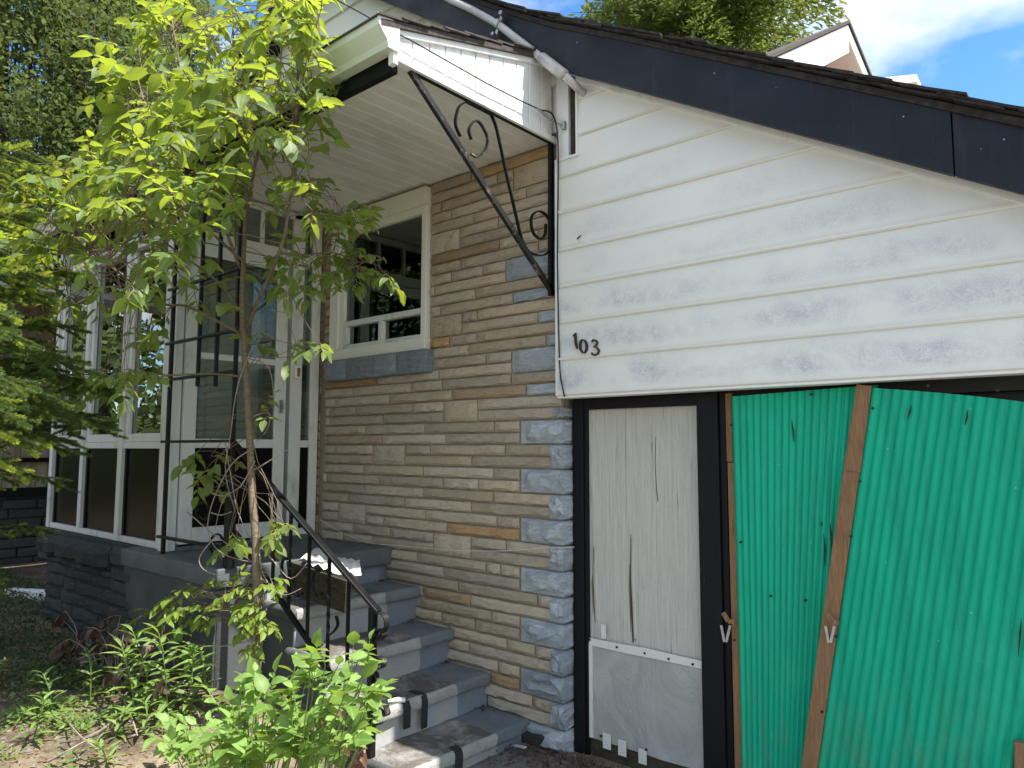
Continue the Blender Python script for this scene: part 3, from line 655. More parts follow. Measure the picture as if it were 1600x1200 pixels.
for bx, by, yp in ((1136, 963, 3.15), (1299, 964, 3.09)):
    q = MB(); p0 = onY(bx-6, by-6, yp); p1 = onY(bx+2, by+8, yp); q.bar(p0, p1, .02, .012, (0,1,0)); q.bar(p1, onY(bx+12, by+8, yp), .018, .012, (0,1,0)); q.build('latch_bracket', MAT['lumber'], gar, .002)
    q = MB(); q.bar(onY(bx+5, by+14, yp+.01), onY(bx-1, by+40, yp+.01), .010, .006, (0,1,0)); q.bar(onY(bx-9, by+14, yp+.012), onY(bx-4, by+40, yp+.012), .010, .006, (0,1,0)); q.build('latch_strap', MAT['conduit'], gar)

# ================================================================ CANOPY over the landing
GX = -2.382; SZ = 3.26; CXL = -6.92
can = thing('porch_canopy', 'white flat canopy roof with ribbed side panel and gutter over the porch', 'canopy', (-4.6, 2.0, 3.2))
n = 46; wdt = (GX-.03-CXL)/n
for i in range(n):
    xa = CXL+i*wdt; q = MB(); q.box(xa+.0012, xa+wdt-.0012, 2.0, 3.146, SZ, SZ+.012); q.add([(xa+wdt-.012,2.0,SZ-.0035),(xa+wdt-.0012,2.0,SZ),(xa+wdt-.0012,3.146,SZ),(xa+wdt-.012,3.146,SZ-.0035),(xa+wdt-.02,2.0,SZ),(xa+wdt-.02,3.146,SZ)], [(0,1,2,3),(4,0,3,5)]); q.build('soffit_panel', MAT['soffit'], can)
b = MB(); b.box(CXL, GX-.004, 2.0, 3.15, SZ+.013, SZ+.02); b.build('canopy_deck', MAT['dark'], can)
b = MB(); b.box(CXL, GX-.03, 1.985, 2.022, SZ-.055, SZ+.06); b.build('front_beam', MAT['blackwood'], can, .003)
T0, T1 = (1.975, 3.372), (3.10, 3.690)
zt = lambda y: T0[1]+(T1[1]-T0[1])*(y-T0[0])/(T1[0]-T0[0])
ny_ = 11; ys = [1.978+(3.10-1.978)*i/ny_ for i in range(ny_+1)]
for i in range(ny_):
    a, c_ = ys[i], ys[i+1]; q = MB(); q.prism([(GX, a+.004, SZ+.012), (GX, c_-.004, SZ+.012), (GX, c_-.004, zt(c_)-.014), (GX, a+.004, zt(a)-.014)], (-.012, 0, 0)); q.prism([(GX-.007, a-.003, SZ+.012), (GX-.007, a+.005, SZ+.012), (GX-.007, a+.005, zt(a)-.016), (GX-.007, a-.003, zt(a)-.016)], (-.01, 0, 0)); q.build('ribbed_panel', MAT['white'], can, .003)
q = MB(); q.box(GX-.035, GX+.012, 1.976, 3.135, SZ-.022, SZ+.010); q.build('panel_trim', MAT['white'], can, .003)
q = MB(); q.bar((GX+.002, T0[0], zt(T0[0])-.01), (GX+.002, T1[0], zt(T1[0])-.01), .03, .026, (1,0,0)); q.build('panel_trim', MAT['white'], can, .003)
q = MB(); q.prism([(CXL, 1.88, zt(1.88)+.004), (CXL, 3.13, zt(3.13)+.004), (CXL, 3.13, zt(3.13)+.03), (CXL, 1.88, zt(1.88)+.03)], (GX+.03-CXL, 0, 0)); cr_ = q.build('canopy_roof', MAT['shinglegrey'], can)
r = random.Random(3); y = 1.87
while y < 3.08:
    q = MB(); a, c_ = y-.01, y+.15; lift = .031; j = r.uniform(0, .02)
    q.prism([(GX-.4, a, zt(a)+lift+.012), (GX-.4, c_, zt(c_)+lift), (GX-.4, c_, zt(c_)+lift+.008), (GX-.4, a, zt(a)+lift+.020)], (.435+j, 0, 0)); q.build('shingle', MAT['shinglegrey'], cr_); y += .125
gut = [(1.978, 3.272), (1.925, 3.272), (1.918, 3.30), (1.895, 3.325), (1.872, 3.352), (1.868, 3.392), (1.880, 3.395), (1.884, 3.358), (1.905, 3.332), (1.927, 3.308), (1.934, 3.282), (1.978, 3.282)]
q = MB(); q.prism([(CXL, a, c_) for a, c_ in gut], (GX+.02-CXL, 0, 0)); gu = q.build('gutter', MAT['gutter'], can)
q = MB(); q.prism([(GX+.02, a, c_) for a, c_ in [(1.982, 3.268), (1.922, 3.268), (1.915, 3.30), (1.892, 3.325), (1.868, 3.352), (1.864, 3.398), (1.982, 3.398)]], (.006, 0, 0)); q.build('end_cap', MAT['white'], gu)
q = MB(); q.box(GX-.02, GX+.016, 1.958, 1.985, 3.215, 3.40); q.build('corner_post', MAT['white'], can, .003)

# wrought iron bracket under the canopy's edge
BX = GX-.016
br = thing('iron_bracket', 'black wrought iron scroll bracket under the canopy edge', 'bracket', (BX, 3.13, 2.8))
q = MB(); q.bar(onX(866, 226, BX)+Vector((0,-.03,0)), onX(866, 458, BX)+Vector((0,-.03,-.02)), .028, .022, (1,0,0)); q.build('wall_bar', MAT['iron'], br, .002)
q = MB(); q.bar((BX, 2.08, SZ-.014), (BX, 3.12, SZ-.014), .024, .020); q.build('top_bar', MAT['iron'], br, .002)
q = MB(); q.bar(onX(641, 110, BX), onX(865, 460, BX), .030, .022, (1,0,0)); q.build('diagonal_bar', MAT['ironworn'], br, .002)
def spl(pts, n=5):                      # Catmull-Rom through pixel points
    out = []; P_ = [pts[0]]+list(pts)+[pts[-1]]
    for i in range(1, len(P_)-2):
        p0, p1, p2, p3 = (Vector(a) for a in P_[i-1:i+3])
        for k_ in range(n):
            t = k_/n; out.append(.5*((2*p1)+(p2-p0)*t+(2*p0-5*p1+4*p2-p3)*t*t+(3*p1-p0-3*p2+p3)*t**3))
    out.append(Vector(pts[-1])); return out
sA = [(890,655),(878,610),(895,575),(920,568),(945,600),(965,650),(955,700),(920,735),(888,722)]
sB = [(838,640),(820,600),(815,565),(827,510),(850,485),(890,476),(930,490),(970,520),(1000,580),(1020,660),(1050,800),(1080,930),(1105,1040),(1118,1095),(1132,1135),(1160,1180),(1210,1198),(1250,1180),(1272,1120),(1268,1060),(1240,1010),(1205,990),(1175,1010),(1170,1055),(1185,1100),(1215,1120),(1235,1095),(1238,1050)]
for s_ in (sA, sB):
    P_ = [onX(440+a.x/3, a.y/3, BX) for a in spl([(x_, y_) for x_, y_ in s_], 8)]
    for p_ in P_: p_.z = min(p_.z, SZ-.03)
    q = MB(); q.flat(P_, .0075, (1,0,0), .016); q.build('scroll', MAT['ironworn'] if s_ is sA else MAT['iron'], br)

# ================================================================ conduit, cables, string
cd = thing('service_conduit', 'grey metal service pipe clamped across the dark roof edge', 'conduit', (-2.5, 2.9, 3.8))
CY = 2.915
P_ = [onY(*p, CY) for p in ((655,-40),(690,-8),(735,14),(776,37),(800,55),(848,92))]
q = MB(); q.tube(spl([tuple(p) for p in P_], 3), .021, 12); q.build('pipe', MAT['conduit'], cd, smooth=True)
a, c_ = onY(846, 90, CY), onY(882, 118, CY); q = MB(); q.tube([a, a+(c_-a)*.02, c_], [.026,.030,.030], 12); q.build('coupling', MAT['conduit'], cd, smooth=True)
q = MB(); q.tube([c_, onY(905, 140, 3.02), onY(930, 160, 3.2)], .021, 12); q.build('pipe', MAT['conduit'], cd, smooth=True)
p = onY(779, 38, CY); q = MB(); 
q.tube([p+Vector((-.012,0,.012)), p+Vector((.012,0,-.012))], .026, 12); q.bar(p+Vector((.02,.012,.055)), p+Vector((-.03,.012,-.055)), .02, .012, (0,1,0)); q.tube([p+Vector((.03,-.02,.05)), p+Vector((.02,.02,.05))], .012, 8); q.tube([p+Vector((-.03,-.02,-.05)), p+Vector((-.03,.02,-.05))], .010, 8); q.build('clamp', MAT['steel'], cd)
cbl = thing('black_cable', 'thin black cable strung along the canopy and down the siding edge', 'cable', (-2.36, 3.0, 3.3))
pts = [onX(500,-14,GX-.5), onX(560,18,GX-.2), onX(612,48,GX+.02), onX(640,62,GX+.03), onX(700,96,GX+.03), onX(760,130,GX+.03), onX(815,158,GX+.03), onX(845,172,GX+.035)]
q = MB(); q.tube(pts, .0035, 6); q.build('cable_span', MAT['cable'], cbl)
q = MB(); dn_ = [onX(845,172,GX+.035), Vector((-2.352,3.05,3.38)), onY(869,195,SY-.03), onY(872,230,SY-.032), onY(872,300,SY-.032), onY(871,400,SY-.03), onY(873,520,SY-.03), onY(875,580,SY-.03), onY(879,606,SY-.03), onY(882,620,SY-.03)]
q.tube(spl([tuple(p) for p in dn_], 3), .0045, 6); q.build('cable_drop', MAT['cable'], cbl)
q = MB(); q.tube([onX(838,168,GX+.035), onX(850,178,GX+.04), onX(862,190,GX+.045)], [.004,.008,.004], 6); q.tube([onX(850,178,GX+.04), onX(868,192,GX+.03), onY(881,196,3.06)], .0025, 5); q.tube([onY(881,190,3.07), onY(881,202,3.07)], .012, 8); q.build('cable_anchor', MAT['steel'], cbl)
for (x_, y_) in ((872,331),(873,561)):
    p = onY(x_, y_, SY-.034); q = MB(); q.tube([p, p+Vector((0,.02,0))], .007, 8); q.build('cable_clip', MAT['white'], cbl)
q = MB(); P_ = [onY(*p, 3.108) for p in ((500,812),(530,830),(575,848),(620,852),(660,856),(715,860),(760,861),(810,860),(850,856),(897,855))]; q.tube(spl([tuple(p) for p in P_], 2), .0022, 5)
tag(q.build('loose_string', MAT['string']), 'thin pale string sagging across the stone wall above the steps', 'string')

# ================================================================ ENCLOSED PORCH
PX, PY = -4.53, 2.07
po = thing('enclosed_porch', 'white framed glass porch with dark lower panels and an ajar storm door', 'porch', (-5.6, 2.6, .93))
def pb(nm, mat, bev, *boxes, parent=po):
    q = MB()
    for bx in boxes: q.box(*bx)
    return q.build(nm, MAT[mat], parent, bev)
pb('corner_post', 'wood_white', .005, (-4.72, -4.655, PY-.004, 2.13, .93, 3.24), (-4.655, -4.575, PY-.018, 2.14, .925, 3.24))
pb('corner_post', 'wood_white', .005, (-6.72, -6.66, PY, 2.14, .93, 3.24))
pb('bottom_plate', 'wood_white', .004, (-6.66, -4.72, PY+.012, 2.14, .928, .968))
pb('top_rail', 'wood_white', .004, (-6.66, -4.72, PY+.008, 2.14, 2.935, 2.965), (-6.66, -4.72, PY+.022, 2.14, 2.965, 2.995), (-6.66, -4.72, PY+.002, 2.14, 2.995, 3.01), (-6.66, -4.72, PY+.01, 2.14, 3.20, 3.245))
mull = [(-6.075, -6.015), (-5.385, -5.318)]
for a, c_ in mull: pb('mullion', 'wood_white', .004, (a, c_, PY+.003, 2.13, .968, 2.935), (a+.006, c_-.006, PY+.010, 2.128, 3.01, 3.2))
bays = [(-6.66, -6.075), (-6.015, -5.385), (-5.318, -4.72)]
for i, (a, c_) in enumerate(bays):
    s_ = pb('sash', 'wood_white', .004, (a, c_, PY+.016, 2.12, 1.555, 1.598), (a+.002, c_-.002, PY+.022, 2.118, 1.600, 1.655), (a+.002, a+.05, PY+.022, 2.118, 1.655, 2.93), (c_-.028, c_-.002, PY+.024, 2.118, 1.655, 2.93))
    if i == 2: pb('sash_rail', 'wood_white', .003, (a+.05, c_-.028, PY+.024, 2.115, 2.255, 2.290), parent=s_)
    pb('pane', 'glass', 0, (a+.05, c_-.028, PY+.050, PY+.055, 1.655, 2.93), parent=s_)
    pb('lower_panel', 'blackpanel', .003, (a, a+.03, PY+.028, 2.11, .968, 1.555), (a+.03, c_, PY+.038, 2.11, .968, 1.555))
    pb('transom_pane', 'glass', 0, (a, c_, PY+.045, PY+.05, 3.01, 3.2))
pb('porch_floor', 'dark', 0, (-6.7, -4.6, 2.10, 3.14, .90, .925))
pb('end_wall', 'interior', 0, (-6.745, -6.722, 2.09, 3.14, .90, 3.24))
pb('inner_door_casing', 'wood_white', .004, (-5.42, -5.32, 3.08, 3.125, .93, 2.9), (-6.3, -6.2, 3.08, 3.125, .93, 2.9), (-6.3, -5.32, 3.08, 3.124, 2.9, 3.0))
pb('inner_door', 'trim', .004, (-6.2, -5.42, 3.10, 3.124, .93, 2.9))
# door side (plane X = PX)
pb('door_jamb', 'wood_white', .004, (PX-.08, PX-.006, 2.875, 2.968, .93, 3.24), (PX-.075, PX-.010, 3.045, 3.112, .93, 3.24))
pb('door_jamb', 'wood_white', .004, (PX-.07, PX-.012, 2.062, 2.112, .93, 3.24))
pb('door_header', 'wood_white', .004, (PX-.078, PX-.002, 2.112, 2.875, 2.885, 2.965), (PX-.076, PX-.004, 2.968, 3.045, 2.885, 2.96), (PX-.07, PX-.006, 2.112, 3.045, 3.2, 3.245))
pb('threshold', 'landing', .004, (PX-.08, PX+.01, 2.11, 3.11, .925, .955))
pb('sidelight_rail', 'wood_white', .003, (PX-.06, PX-.012, 2.968, 3.045, 1.565, 1.615), (PX-.06, PX-.012, 2.968, 3.045, .955, 1.0))
pb('sidelight_pane', 'glass', 0, (PX-.035, PX-.03, 2.968, 3.045, 1.615, 2.885))
pb('sidelight_panel', 'blackpanel', 0, (PX-.045, PX-.025, 2.968, 3.045, 1.0, 1.565))
pb('transom_pane', 'glass', 0, (PX-.04, PX-.035, 2.112, 2.875, 2.965, 3.2), (PX-.04, PX-.035, 2.968, 3.045, 2.96, 3.2))
for y_ in (2.36, 2.62): pb('transom_bar', 'wood_white', .003, (PX-.055, PX-.02, y_, y_+.03, 2.965, 3.2))
ang = R(6)         # storm door stands slightly ajar, hinged at the corner post
def dv(x, y, z): dy = y-2.118; dx = x-PX; return (PX+dx*math.cos(ang)+dy*math.sin(ang)*.0, 2.118+dy, z)
door = pb('storm_door', 'wood_white', .004, (PX-.022, PX+.012, 2.118, 2.200, .968, 2.875), (PX-.022, PX+.012, 2.748, 2.832, .968, 2.875), (PX-.0215, PX+.011, 2.200, 2.748, .968, 1.065), (PX-.0215, PX+.011, 2.200, 2.748, 1.560, 1.618), (PX-.0215, PX+.008, 2.200, 2.748, 2.128, 2.168), (PX-.0215, PX+.011, 2.200, 2.748, 2.795, 2.875))
pb('door_panel', 'blackpanel', 0, (PX-.010, PX-.002, 2.2, 2.748, 1.065, 1.56), parent=door)
pb('door_glass', 'glass', 0, (PX-.008, PX-.003, 2.2, 2.748, 1.618, 2.128), parent=door)
pb('door_glass', 'glass', 0, (PX-.008, PX-.003, 2.2, 2.748, 2.168, 2.795), parent=door)
q = MB(); hy = 2.79; q.box(PX+.012, PX+.022, hy-.014, hy+.014, 1.80, 1.89); q.tube([(PX+.022, hy, 1.87), (PX+.045, hy, 1.865), (PX+.05, hy, 1.835), (PX+.022, hy, 1.82)], .006, 8); q.build('handle', MAT['steel'], door, .002)
q = MB(); q.box(PX+.0, PX+.02, 2.895, 2.945, 2.05, 2.14); bell = q.build('doorbell', MAT['trim'], po, .004)
q = MB(); q.box(PX+.02, PX+.026, 2.908, 2.932, 2.065, 2.125); q.build('bell_button', MAT['brass'], bell, .003)

# porch base: painted rock-faced stone, rough cap blocks, parged concrete
bs = thing('stone_foundation', 'dark grey painted stone foundation under the glass porch', 'foundation', (-5.5, 2.0, 0))
b = MB(); b.box(-6.40, -4.70, 2.0, 3.14, -.1, .83); b.box(-6.72, -4.95, 2.03, 3.14, .7, .925); b.build('base_core', MAT['mortardark'], bs)
r = random.Random(21)
z = .135; rowi = 0
while z < .75:
    h = r.choice((.075, .085, .095)); x = -6.40+r.uniform(-.02, .02); end = -4.62-.28*z/.8*1.0+ (.12 if z < .4 else 0) + r.uniform(-.05, .05)
    while x < end-.04:
        L_ = r.uniform(.16, .52); x1 = min(x+L_, end)
        dbl = False
        g = pillow(x, x1, z, min(z+h, .755), 2.0, r.random(), .032, 4, 3, 2.02); g.build('stone', MAT['paintstone'], bs); x = x1
    z += h
for i, (a, c_, za, zb, pr) in enumerate(((-6.52,-6.17,.755,.905,.09),(-6.17,-5.72,.75,.915,.075),(-5.72,-5.18,.745,.92,.085),(-5.18,-4.88,.79,.925,.04),(-5.18,-4.80,.70,.79,.03))):
    g = pillow(a, c_, za, zb, 2.0, 60+i, pr, 5, 3, 2.08); g.build('cap_block', MAT['paintstone'], bs)
q = MB(); N = 10
q.box(-4.72, -3.775, 1.975, 3.13, -.1, .821); q.prism([(-4.95,1.978,.78),(-4.72,1.978,.1),(-4.72,1.978,.82),(-4.95,1.978,.82)], (0,.03,0)); q.build('parged_face', MAT['parge'], bs, .006)

# ================================================================ STEPS
st = thing('front_steps', 'worn grey painted concrete steps running down along the stone wall', 'steps', (-3.2, 2.7, 0))
LZ = .926; SL = 2.235; SR = 3.142
def rough_box(x0, x1, y0, y1, z0, z1, mat, nm, par, amp=.006, bev=.02, n=(6, 9, 2), sd=0):
    bm = bmesh.new(); q = MB(); xs_ = [x0+(x1-x0)*i/n[0] for i in range(n[0]+1)]
    bmesh.ops.create_cube(bm, size=1)
    for v in bm.verts: v.co = Vector(((x0+x1)/2+v.co.x*(x1-x0), (y0+y1)/2+v.co.y*(y1-y0), (z0+z1)/2+v.co.z*(z1-z0)))
    if bev: bmesh.ops.bevel(bm, geom=[e for e in bm.edges], offset=bev, segments=3, affect='EDGES', profile=.5)
    bmesh.ops.subdivide_edges(bm, edges=[e for e in bm.edges if e.calc_length() > .12], cuts=13, use_grid_fill=True)
    for v in bm.verts:
        p = v.co; d_ = Vector((noise.noise(p*9+Vector((sd,0,0))), noise.noise(p*9+Vector((0,sd,7))), noise.noise(p*9+Vector((3,0,sd)))))
        d2 = Vector((noise.noise(p*31+Vector((sd,4,0))), noise.noise(p*31+Vector((0,sd,5))), noise.noise(p*31+Vector((9,0,sd))))); chip = max(0, noise.noise(p*17+Vector((sd,1,3)))-.28)*(.030 if bev else 0)
        v.co = p + d_*amp + d2*amp*.45 + (Vector(((x0+x1)/2, p.y, (z0+z1)/2))-p).normalized()*chip
    me = bpy.data.meshes.new(nm); bm.to_mesh(me); bm.free(); me.materials.append(MAT[mat])
    for p in me.polygons: p.use_smooth = True
    return link(nm, me, par)
lan = rough_box(-4.95, -3.715, 1.955, SR, .822, LZ, 'landing', 'landing_slab', st, .004, .010, sd=1)
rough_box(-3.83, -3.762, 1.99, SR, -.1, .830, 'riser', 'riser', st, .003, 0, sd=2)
NX = [-3.44, -3.135, -2.845, -2.565]; RX = [-3.50, -3.205, -2.905, -2.62]; TZ = [.712, .504, .310, .124]; bk = [-3.79, -3.50, -3.205, -2.905]
for i in range(4):
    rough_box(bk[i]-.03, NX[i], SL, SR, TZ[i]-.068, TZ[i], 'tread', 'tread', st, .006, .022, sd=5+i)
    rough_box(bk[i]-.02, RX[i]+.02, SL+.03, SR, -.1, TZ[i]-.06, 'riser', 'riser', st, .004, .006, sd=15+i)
def strap(i, y, wd, L0, L1, sk=0):
    x_ = NX[i]; z_ = TZ[i]; q = MB(); pts = [(x_-L0, y, z_+.005), (x_-.03, y+sk*.4, z_+.006), (x_-.004, y+sk*.6, z_-.004), (x_+.006, y+sk*.7, z_-.03), (x_+.002, y+sk, z_-.03-L1)]
    for p in pts: q.v += [(p[0], p[1]-wd/2, p[2]), (p[0], p[1]+wd/2, p[2])]
    q.f = [(2*k_, 2*k_+1, 2*k_+3, 2*k_+2) for k_ in range(4)]; o = q.build('tape_strip', MAT['rubber'], st); s_ = o.modifiers.new('solid', 'SOLIDIFY'); s_.thickness = .004
strap(2, 2.50, .045, .09, .10, .01); strap(2, 2.625, .040, .10, .13); strap(3, 2.60, .05, .05, .09, -.01); 
q = MB(); q.tube([(-2.90, 2.43, .318), (-2.87, 2.47, .322), (-2.85, 2.5, .318)], [.008,.014,.012], 8, False); o = q.build('curled_tape', MAT['trim'], st)

# ================================================================ RAILING
rl = thing('step_railing', 'black wrought iron handrail with scrolled newel beside the steps', 'railing', (-2.84, 2.27, .12))
def RP(x, y): s_ = (583-x)/223; return onY(x, y, 2.27-.24*s_)
q = MB(); n0 = RP(583, 950); q.box(n0.x-.017, n0.x+.017, 2.253, 2.287, .10, n0.z+.004); nw = q.build('newel', MAT['iron'], rl, .003)
q = MB(); q.bar(RP(592, 956), RP(364, 690), .042, .016, (0,0,1)); q.build('handrail', MAT['iron'], rl, .003)
q = MB(); q.bar(RP(583, 1152), RP(366, 830), .026, .020, (0,0,1)); q.build('bottom_rail', MAT['iron'], rl, .002)
tl = lambda x: 948-(583-x)*1.167; bl = lambda x: 1152-(583-x)*1.484
def twisted(a, c_, w_, turns, n=20):
    q = MB(); a, c_ = Vector(a), Vector(c_)
    for i in range(n+1):
        t = i/n; tw = turns*2*math.pi*min(1, max(0, (t-.3)/.4)); p = a.lerp(c_, t)
        for j in range(4):
            an = tw+j*math.pi/2+math.pi/4; q.v.append((p.x+w_*.7*math.cos(an), p.y+w_*.7*math.sin(an), p.z))
    q.f = [(i*4+j, i*4+(j+1) % 4, i*4+4+(j+1) % 4, i*4+4+j) for i in range(n) for j in range(4)]; return q
for x in (545, 515, 484, 455, 430):
    a = RP(x, tl(x)+4); c_ = RP(x, bl(x)); c_.x, c_.y = a.x, a.y
    twisted(a, c_, .014, 1.0 if x in (515, 455) else 0).build('baluster', MAT['iron'], rl)
for base in ((548, 0), ):
    q = MB(); q.flat([RP(*p) for p in spl([(525,962),(528,975),(523,985),(516,992)], 4)], .008, (0,1,0), .014); q.build('scroll', MAT['iron'], rl)
for cx, cy, s_ in ((465, 905, 1), (445, 880, .8), (495, 905, 1)):
    q = MB(); pts = []
    for i in range(22):
        t = i/21; an = t*2.4*math.pi; rr = (16-9*t)*s_; pts.append(RP(cx+rr*math.cos(an)*.5, cy+rr*math.sin(an)-40*t*s_+20))
    q.flat(pts, .008, (0,1,0), .014); q.build('scroll', MAT['iron'], rl)
def NP(x, y): return onY(x, y, 2.27)
for pts, wd in (([(588,958),(597,958),(603,965),(604,978),(598,990),(590,1000)], .012), ([(589,1002),(597,998),(600,990),(594,983),(588,987),(589,994)], .010), ([(590,1046),(598,1042),(600,1033),(594,1026),(587,1029),(588,1037),(593,1038)], .010), ([(587,1050),(593,1065),(600,1090),(606,1115)], .012), ([(606,1115),(603,1118),(596,1111),(587,1108),(584,1120),(588,1132),(596,1130)], .012)):
    q = MB(); q.flat([NP(*p) for p in spl(pts, 4)], .006, (0,1,0), .030); q.build('scroll', MAT['ironworn'], rl)

tr = thing('iron_trellis', 'black iron trellis column standing between the glass porch and landing edge', 'trellis', (-4.1, 2.02, .93))
TY = 2.02
def TP(x, y): return onY(x, y, TY)
q = MB(); a = TP(357, 884); q.box(a.x-.028, a.x+.028, TY-.02, TY+.02, LZ, 1.42); q.build('post', MAT['iron'], tr, .003)
q = MB(); q.box(a.x-.010, a.x+.010, TY-.010, TY+.010, 1.42, 3.26); q.build('post', MAT['iron'], tr, .002)
a2 = TP(276, 852); q = MB(); q.box(-4.512, -4.490, TY-.012, TY+.010, LZ, 3.26); q.build('post', MAT['iron'], tr, .002)
for y_ in (450, 535, 592, 690, 843):
    p = TP(278, y_); q = MB(); q.box(-4.56, a.x+.01, TY-.012-.001*y_/100, TY+.008, p.z-.008, p.z+.008); q.build('cross_bar', MAT['iron'], tr, .002)
for x_, yt in ((308, 400), (336, 440)):
    p = TP(x_, 604); p2 = TP(x_, yt); q = MB(); q.box(p.x-.009, p.x+.009, TY-.008, TY+.012, p.z, 3.1); q.build('upright', MAT['iron'], tr, .002)
for cx, cy in ((318, 800), (340, 850)):
    q = MB(); pts = [TP(cx+(14-8*i/21)*math.cos(i/21*9), cy+(22-12*i/21)*math.sin(i/21*9)) for i in range(22)]; q.flat(pts, .007, (0,1,0), .012); q.build('scroll', MAT['iron'], tr)
# junk on the steps
q = MB(); a, b_, c_, d_ = onY(447, 876, 2.33), onY(541, 908, 2.33), onY(538, 958, 2.33), onY(452, 928, 2.33)
q.prism([a, b_, c_, d_], (0, .016, 0)); tag(q.build('weathered_panel', MAT['osb'], None, .002), 'dark weathered wooden board leaning behind the railing on the steps', 'board')
q = MB(); N, M_ = 12, 7; r = random.Random(4)
c0, c1, c2 = onY(466, 878, 2.36), onY(560, 905, 2.36), onY(492, 862, 2.62)
for j in range(M_+1):
    for i in range(N+1):
        p = c0+(c1-c0)*(i/N)*(.8+.25*(1-j/M_))+(c2-c0)*(j/M_); k_ = .035*noise.noise(p*14)+.02*noise.noise(p*37)
        q.v.append((p.x+.02*noise.noise(p*22), p.y, p.z+k_+.01))
q.f = [(j*(N+1)+i, j*(N+1)+i+1, (j+1)*(N+1)+i+1, (j+1)*(N+1)+i) for j in range(M_) for i in range(N)]
tag(q.build('crumpled_paper', MAT['paper']), 'crumpled white paper lying at the top of the steps', 'paper')
q = MB(); q.bar((-2.56, 3.0, .03), (-2.47, 2.97, .05), .022, .006); tag(q.build('wrapper', MAT['paper']), 'small white wrapper on the debris by the stone corner', 'wrapper')
p = onZ(30, 958, .30); q = MB(); q.prism([(-7.6,2.05,.27),(-6.75,2.25,.27),(-6.75,2.25,.36),(-6.9,2.22,.38),(-7.6,2.05,.34)], (.02,.08,0)); tag(q.build('downspout_piece', MAT['white'], None, .01), 'white downspout end lying on the dark lawn beside the porch base', 'downspout')

# ================================================================ NEIGHBOURS
MAT['shed'] = white('beige_shed', (.36,.31,.22), (.22,.19,.14), .5, .7)
nb = thing('neighbour_shed', 'dim beige ribbed shed wall on stacked stone left of the porch', 'shed', (-9.6, 3, 0))
for i in range(20):
    y_ = 1.2+.16*i; q = MB(); q.box(-9.56, -9.5, y_+.004, y_+.156, 1.12, 3.2); q.box(-9.5, -9.485, y_+.06, y_+.10, 1.12, 3.2); q.build('ribbed_panel', MAT['shed'], nb)
q = MB(); q.box(-9.49, -9.44, 1.2, 4.4, 1.40, 1.45); q.box(-9.49, -9.44, 1.2, 4.4, 1.02, 1.12); q.box(-9.49, -9.44, 1.2, 4.4, 1.75, 1.80); q.build('dark_rail', MAT['blackwood'], nb)
q = MB(); q.box(-9.7, -9.52, 1.2, 4.4, -.1, 1.02); stw = q.build('stone_base', MAT['mortardark'], nb)
r = random.Random(8); z = .25
while z < 1.0:
    y_ = 1.2
    while y_ < 4.3:
        L_ = r.uniform(.2, .5); q = MB(); q.box(-9.53, -9.50+r.uniform(0, .03), y_+.01, min(y_+L_, 4.4)-.01, z+.006, z+.10); q.build('stone', MAT['paintstone'], stw, .01); y_ += L_
    z += .106
q = MB(); q.prism([(-7.75,.2,2.95),(-7.75,4.5,2.95),(-7.75,4.5,3.03),(-7.75,.2,3.03)], (-4.2,0,.9)); q.build('added_shade_roof', MAT['shingle'], nb)  # deep roof overhang added, out of sight, to keep the shed wall in shade
q = MB(); q.box(-12, -9.56, 4.3, 4.4, 0, 3.3); q.box(-12, -9.56, 1.2, 1.3, 0, 3.3); q.build('shed_wall', MAT['shed'], nb)

AP = onY(1325, 37, 12.5)
nh = thing('neighbour_house', 'white gabled house with pale pink boards showing above the black roof', 'house', (AP.x-2, 12.5, 0))
th = R(86); H_ = Vector((math.cos(th), math.sin(th), 0)); Nn = Vector((H_.y, -H_.x, 0)); pt = R(31); half = 3.2
def G(h, z, o=0): return AP + H_*h + Vector((0,0,z)) + Nn*o
sl0 = math.tan(pt)
def rakepoly(sgn, zt, zb, o): return [G(0, zt, o), G(sgn*half, zt-half*sl0, o), G(sgn*half, zb-half*sl0, o), G(0, zb, o)]
q = MB(); q.prism([G(-half+.3, -half*sl0, -.75), G(half-.3, -half*sl0, -.75), G(half-.3, -AP.z, -.75), G(-half+.3, -AP.z, -.75)], -Nn*6); q.build('wall', MAT['white'], nh)
MAT['pink'] = white('pink_boards', (.72,.60,.57), (.6,.5,.47), .6)
z_ = -half*sl0
while z_ < -.25:
    w0 = min(half-.3, -(z_-.0)/sl0); w1 = min(half-.3, -(z_+.2)/sl0) if z_ < -.2 else 0
    q = MB(); q.prism([G(-w0, z_, -.70), G(w0, z_, -.70), G(w1, z_+.195, -.72), G(-w1, z_+.195, -.72)], -Nn*.04); q.build('gable_board', MAT['pink'], nh); z_ += .2
for sgn in (-1, 1):
    q = MB(); q.prism(rakepoly(sgn, -.02, -.50 if sgn < 0 else -.26, 0), -Nn*.03); q.build('rake_board', MAT['white'], nh)
    q = MB(); q.prism([G(0,-.26,-.03), G(sgn*half,-.26-half*sl0,-.03), G(sgn*half,-.23-half*sl0,-.03), G(0,-.23,-.03)], -Nn*.75); q.build('rake_soffit', MAT['pink'], nh)
    q = MB(); q.prism([G(0,.0,.03), G(sgn*(half+.2),-(half+.2)*sl0,.03), G(sgn*(half+.2),.06-(half+.2)*sl0,.03), G(0,.06,.03)], -Nn*7); q.build('roof', MAT['shinglegrey'], nh)
q = MB(); q.prism([G(.25,-.75,-.68), G(.9,-.98,-.68), G(.9,-1.5,-.68), G(.25,-1.5,-.68)], Nn*.03); q.build('gable_vent', MAT['interior'], nh)
q = MB(); q.box(-13, 0, 0, 1, 0, 0.01)
A2 = onY(1432, 116, 17)
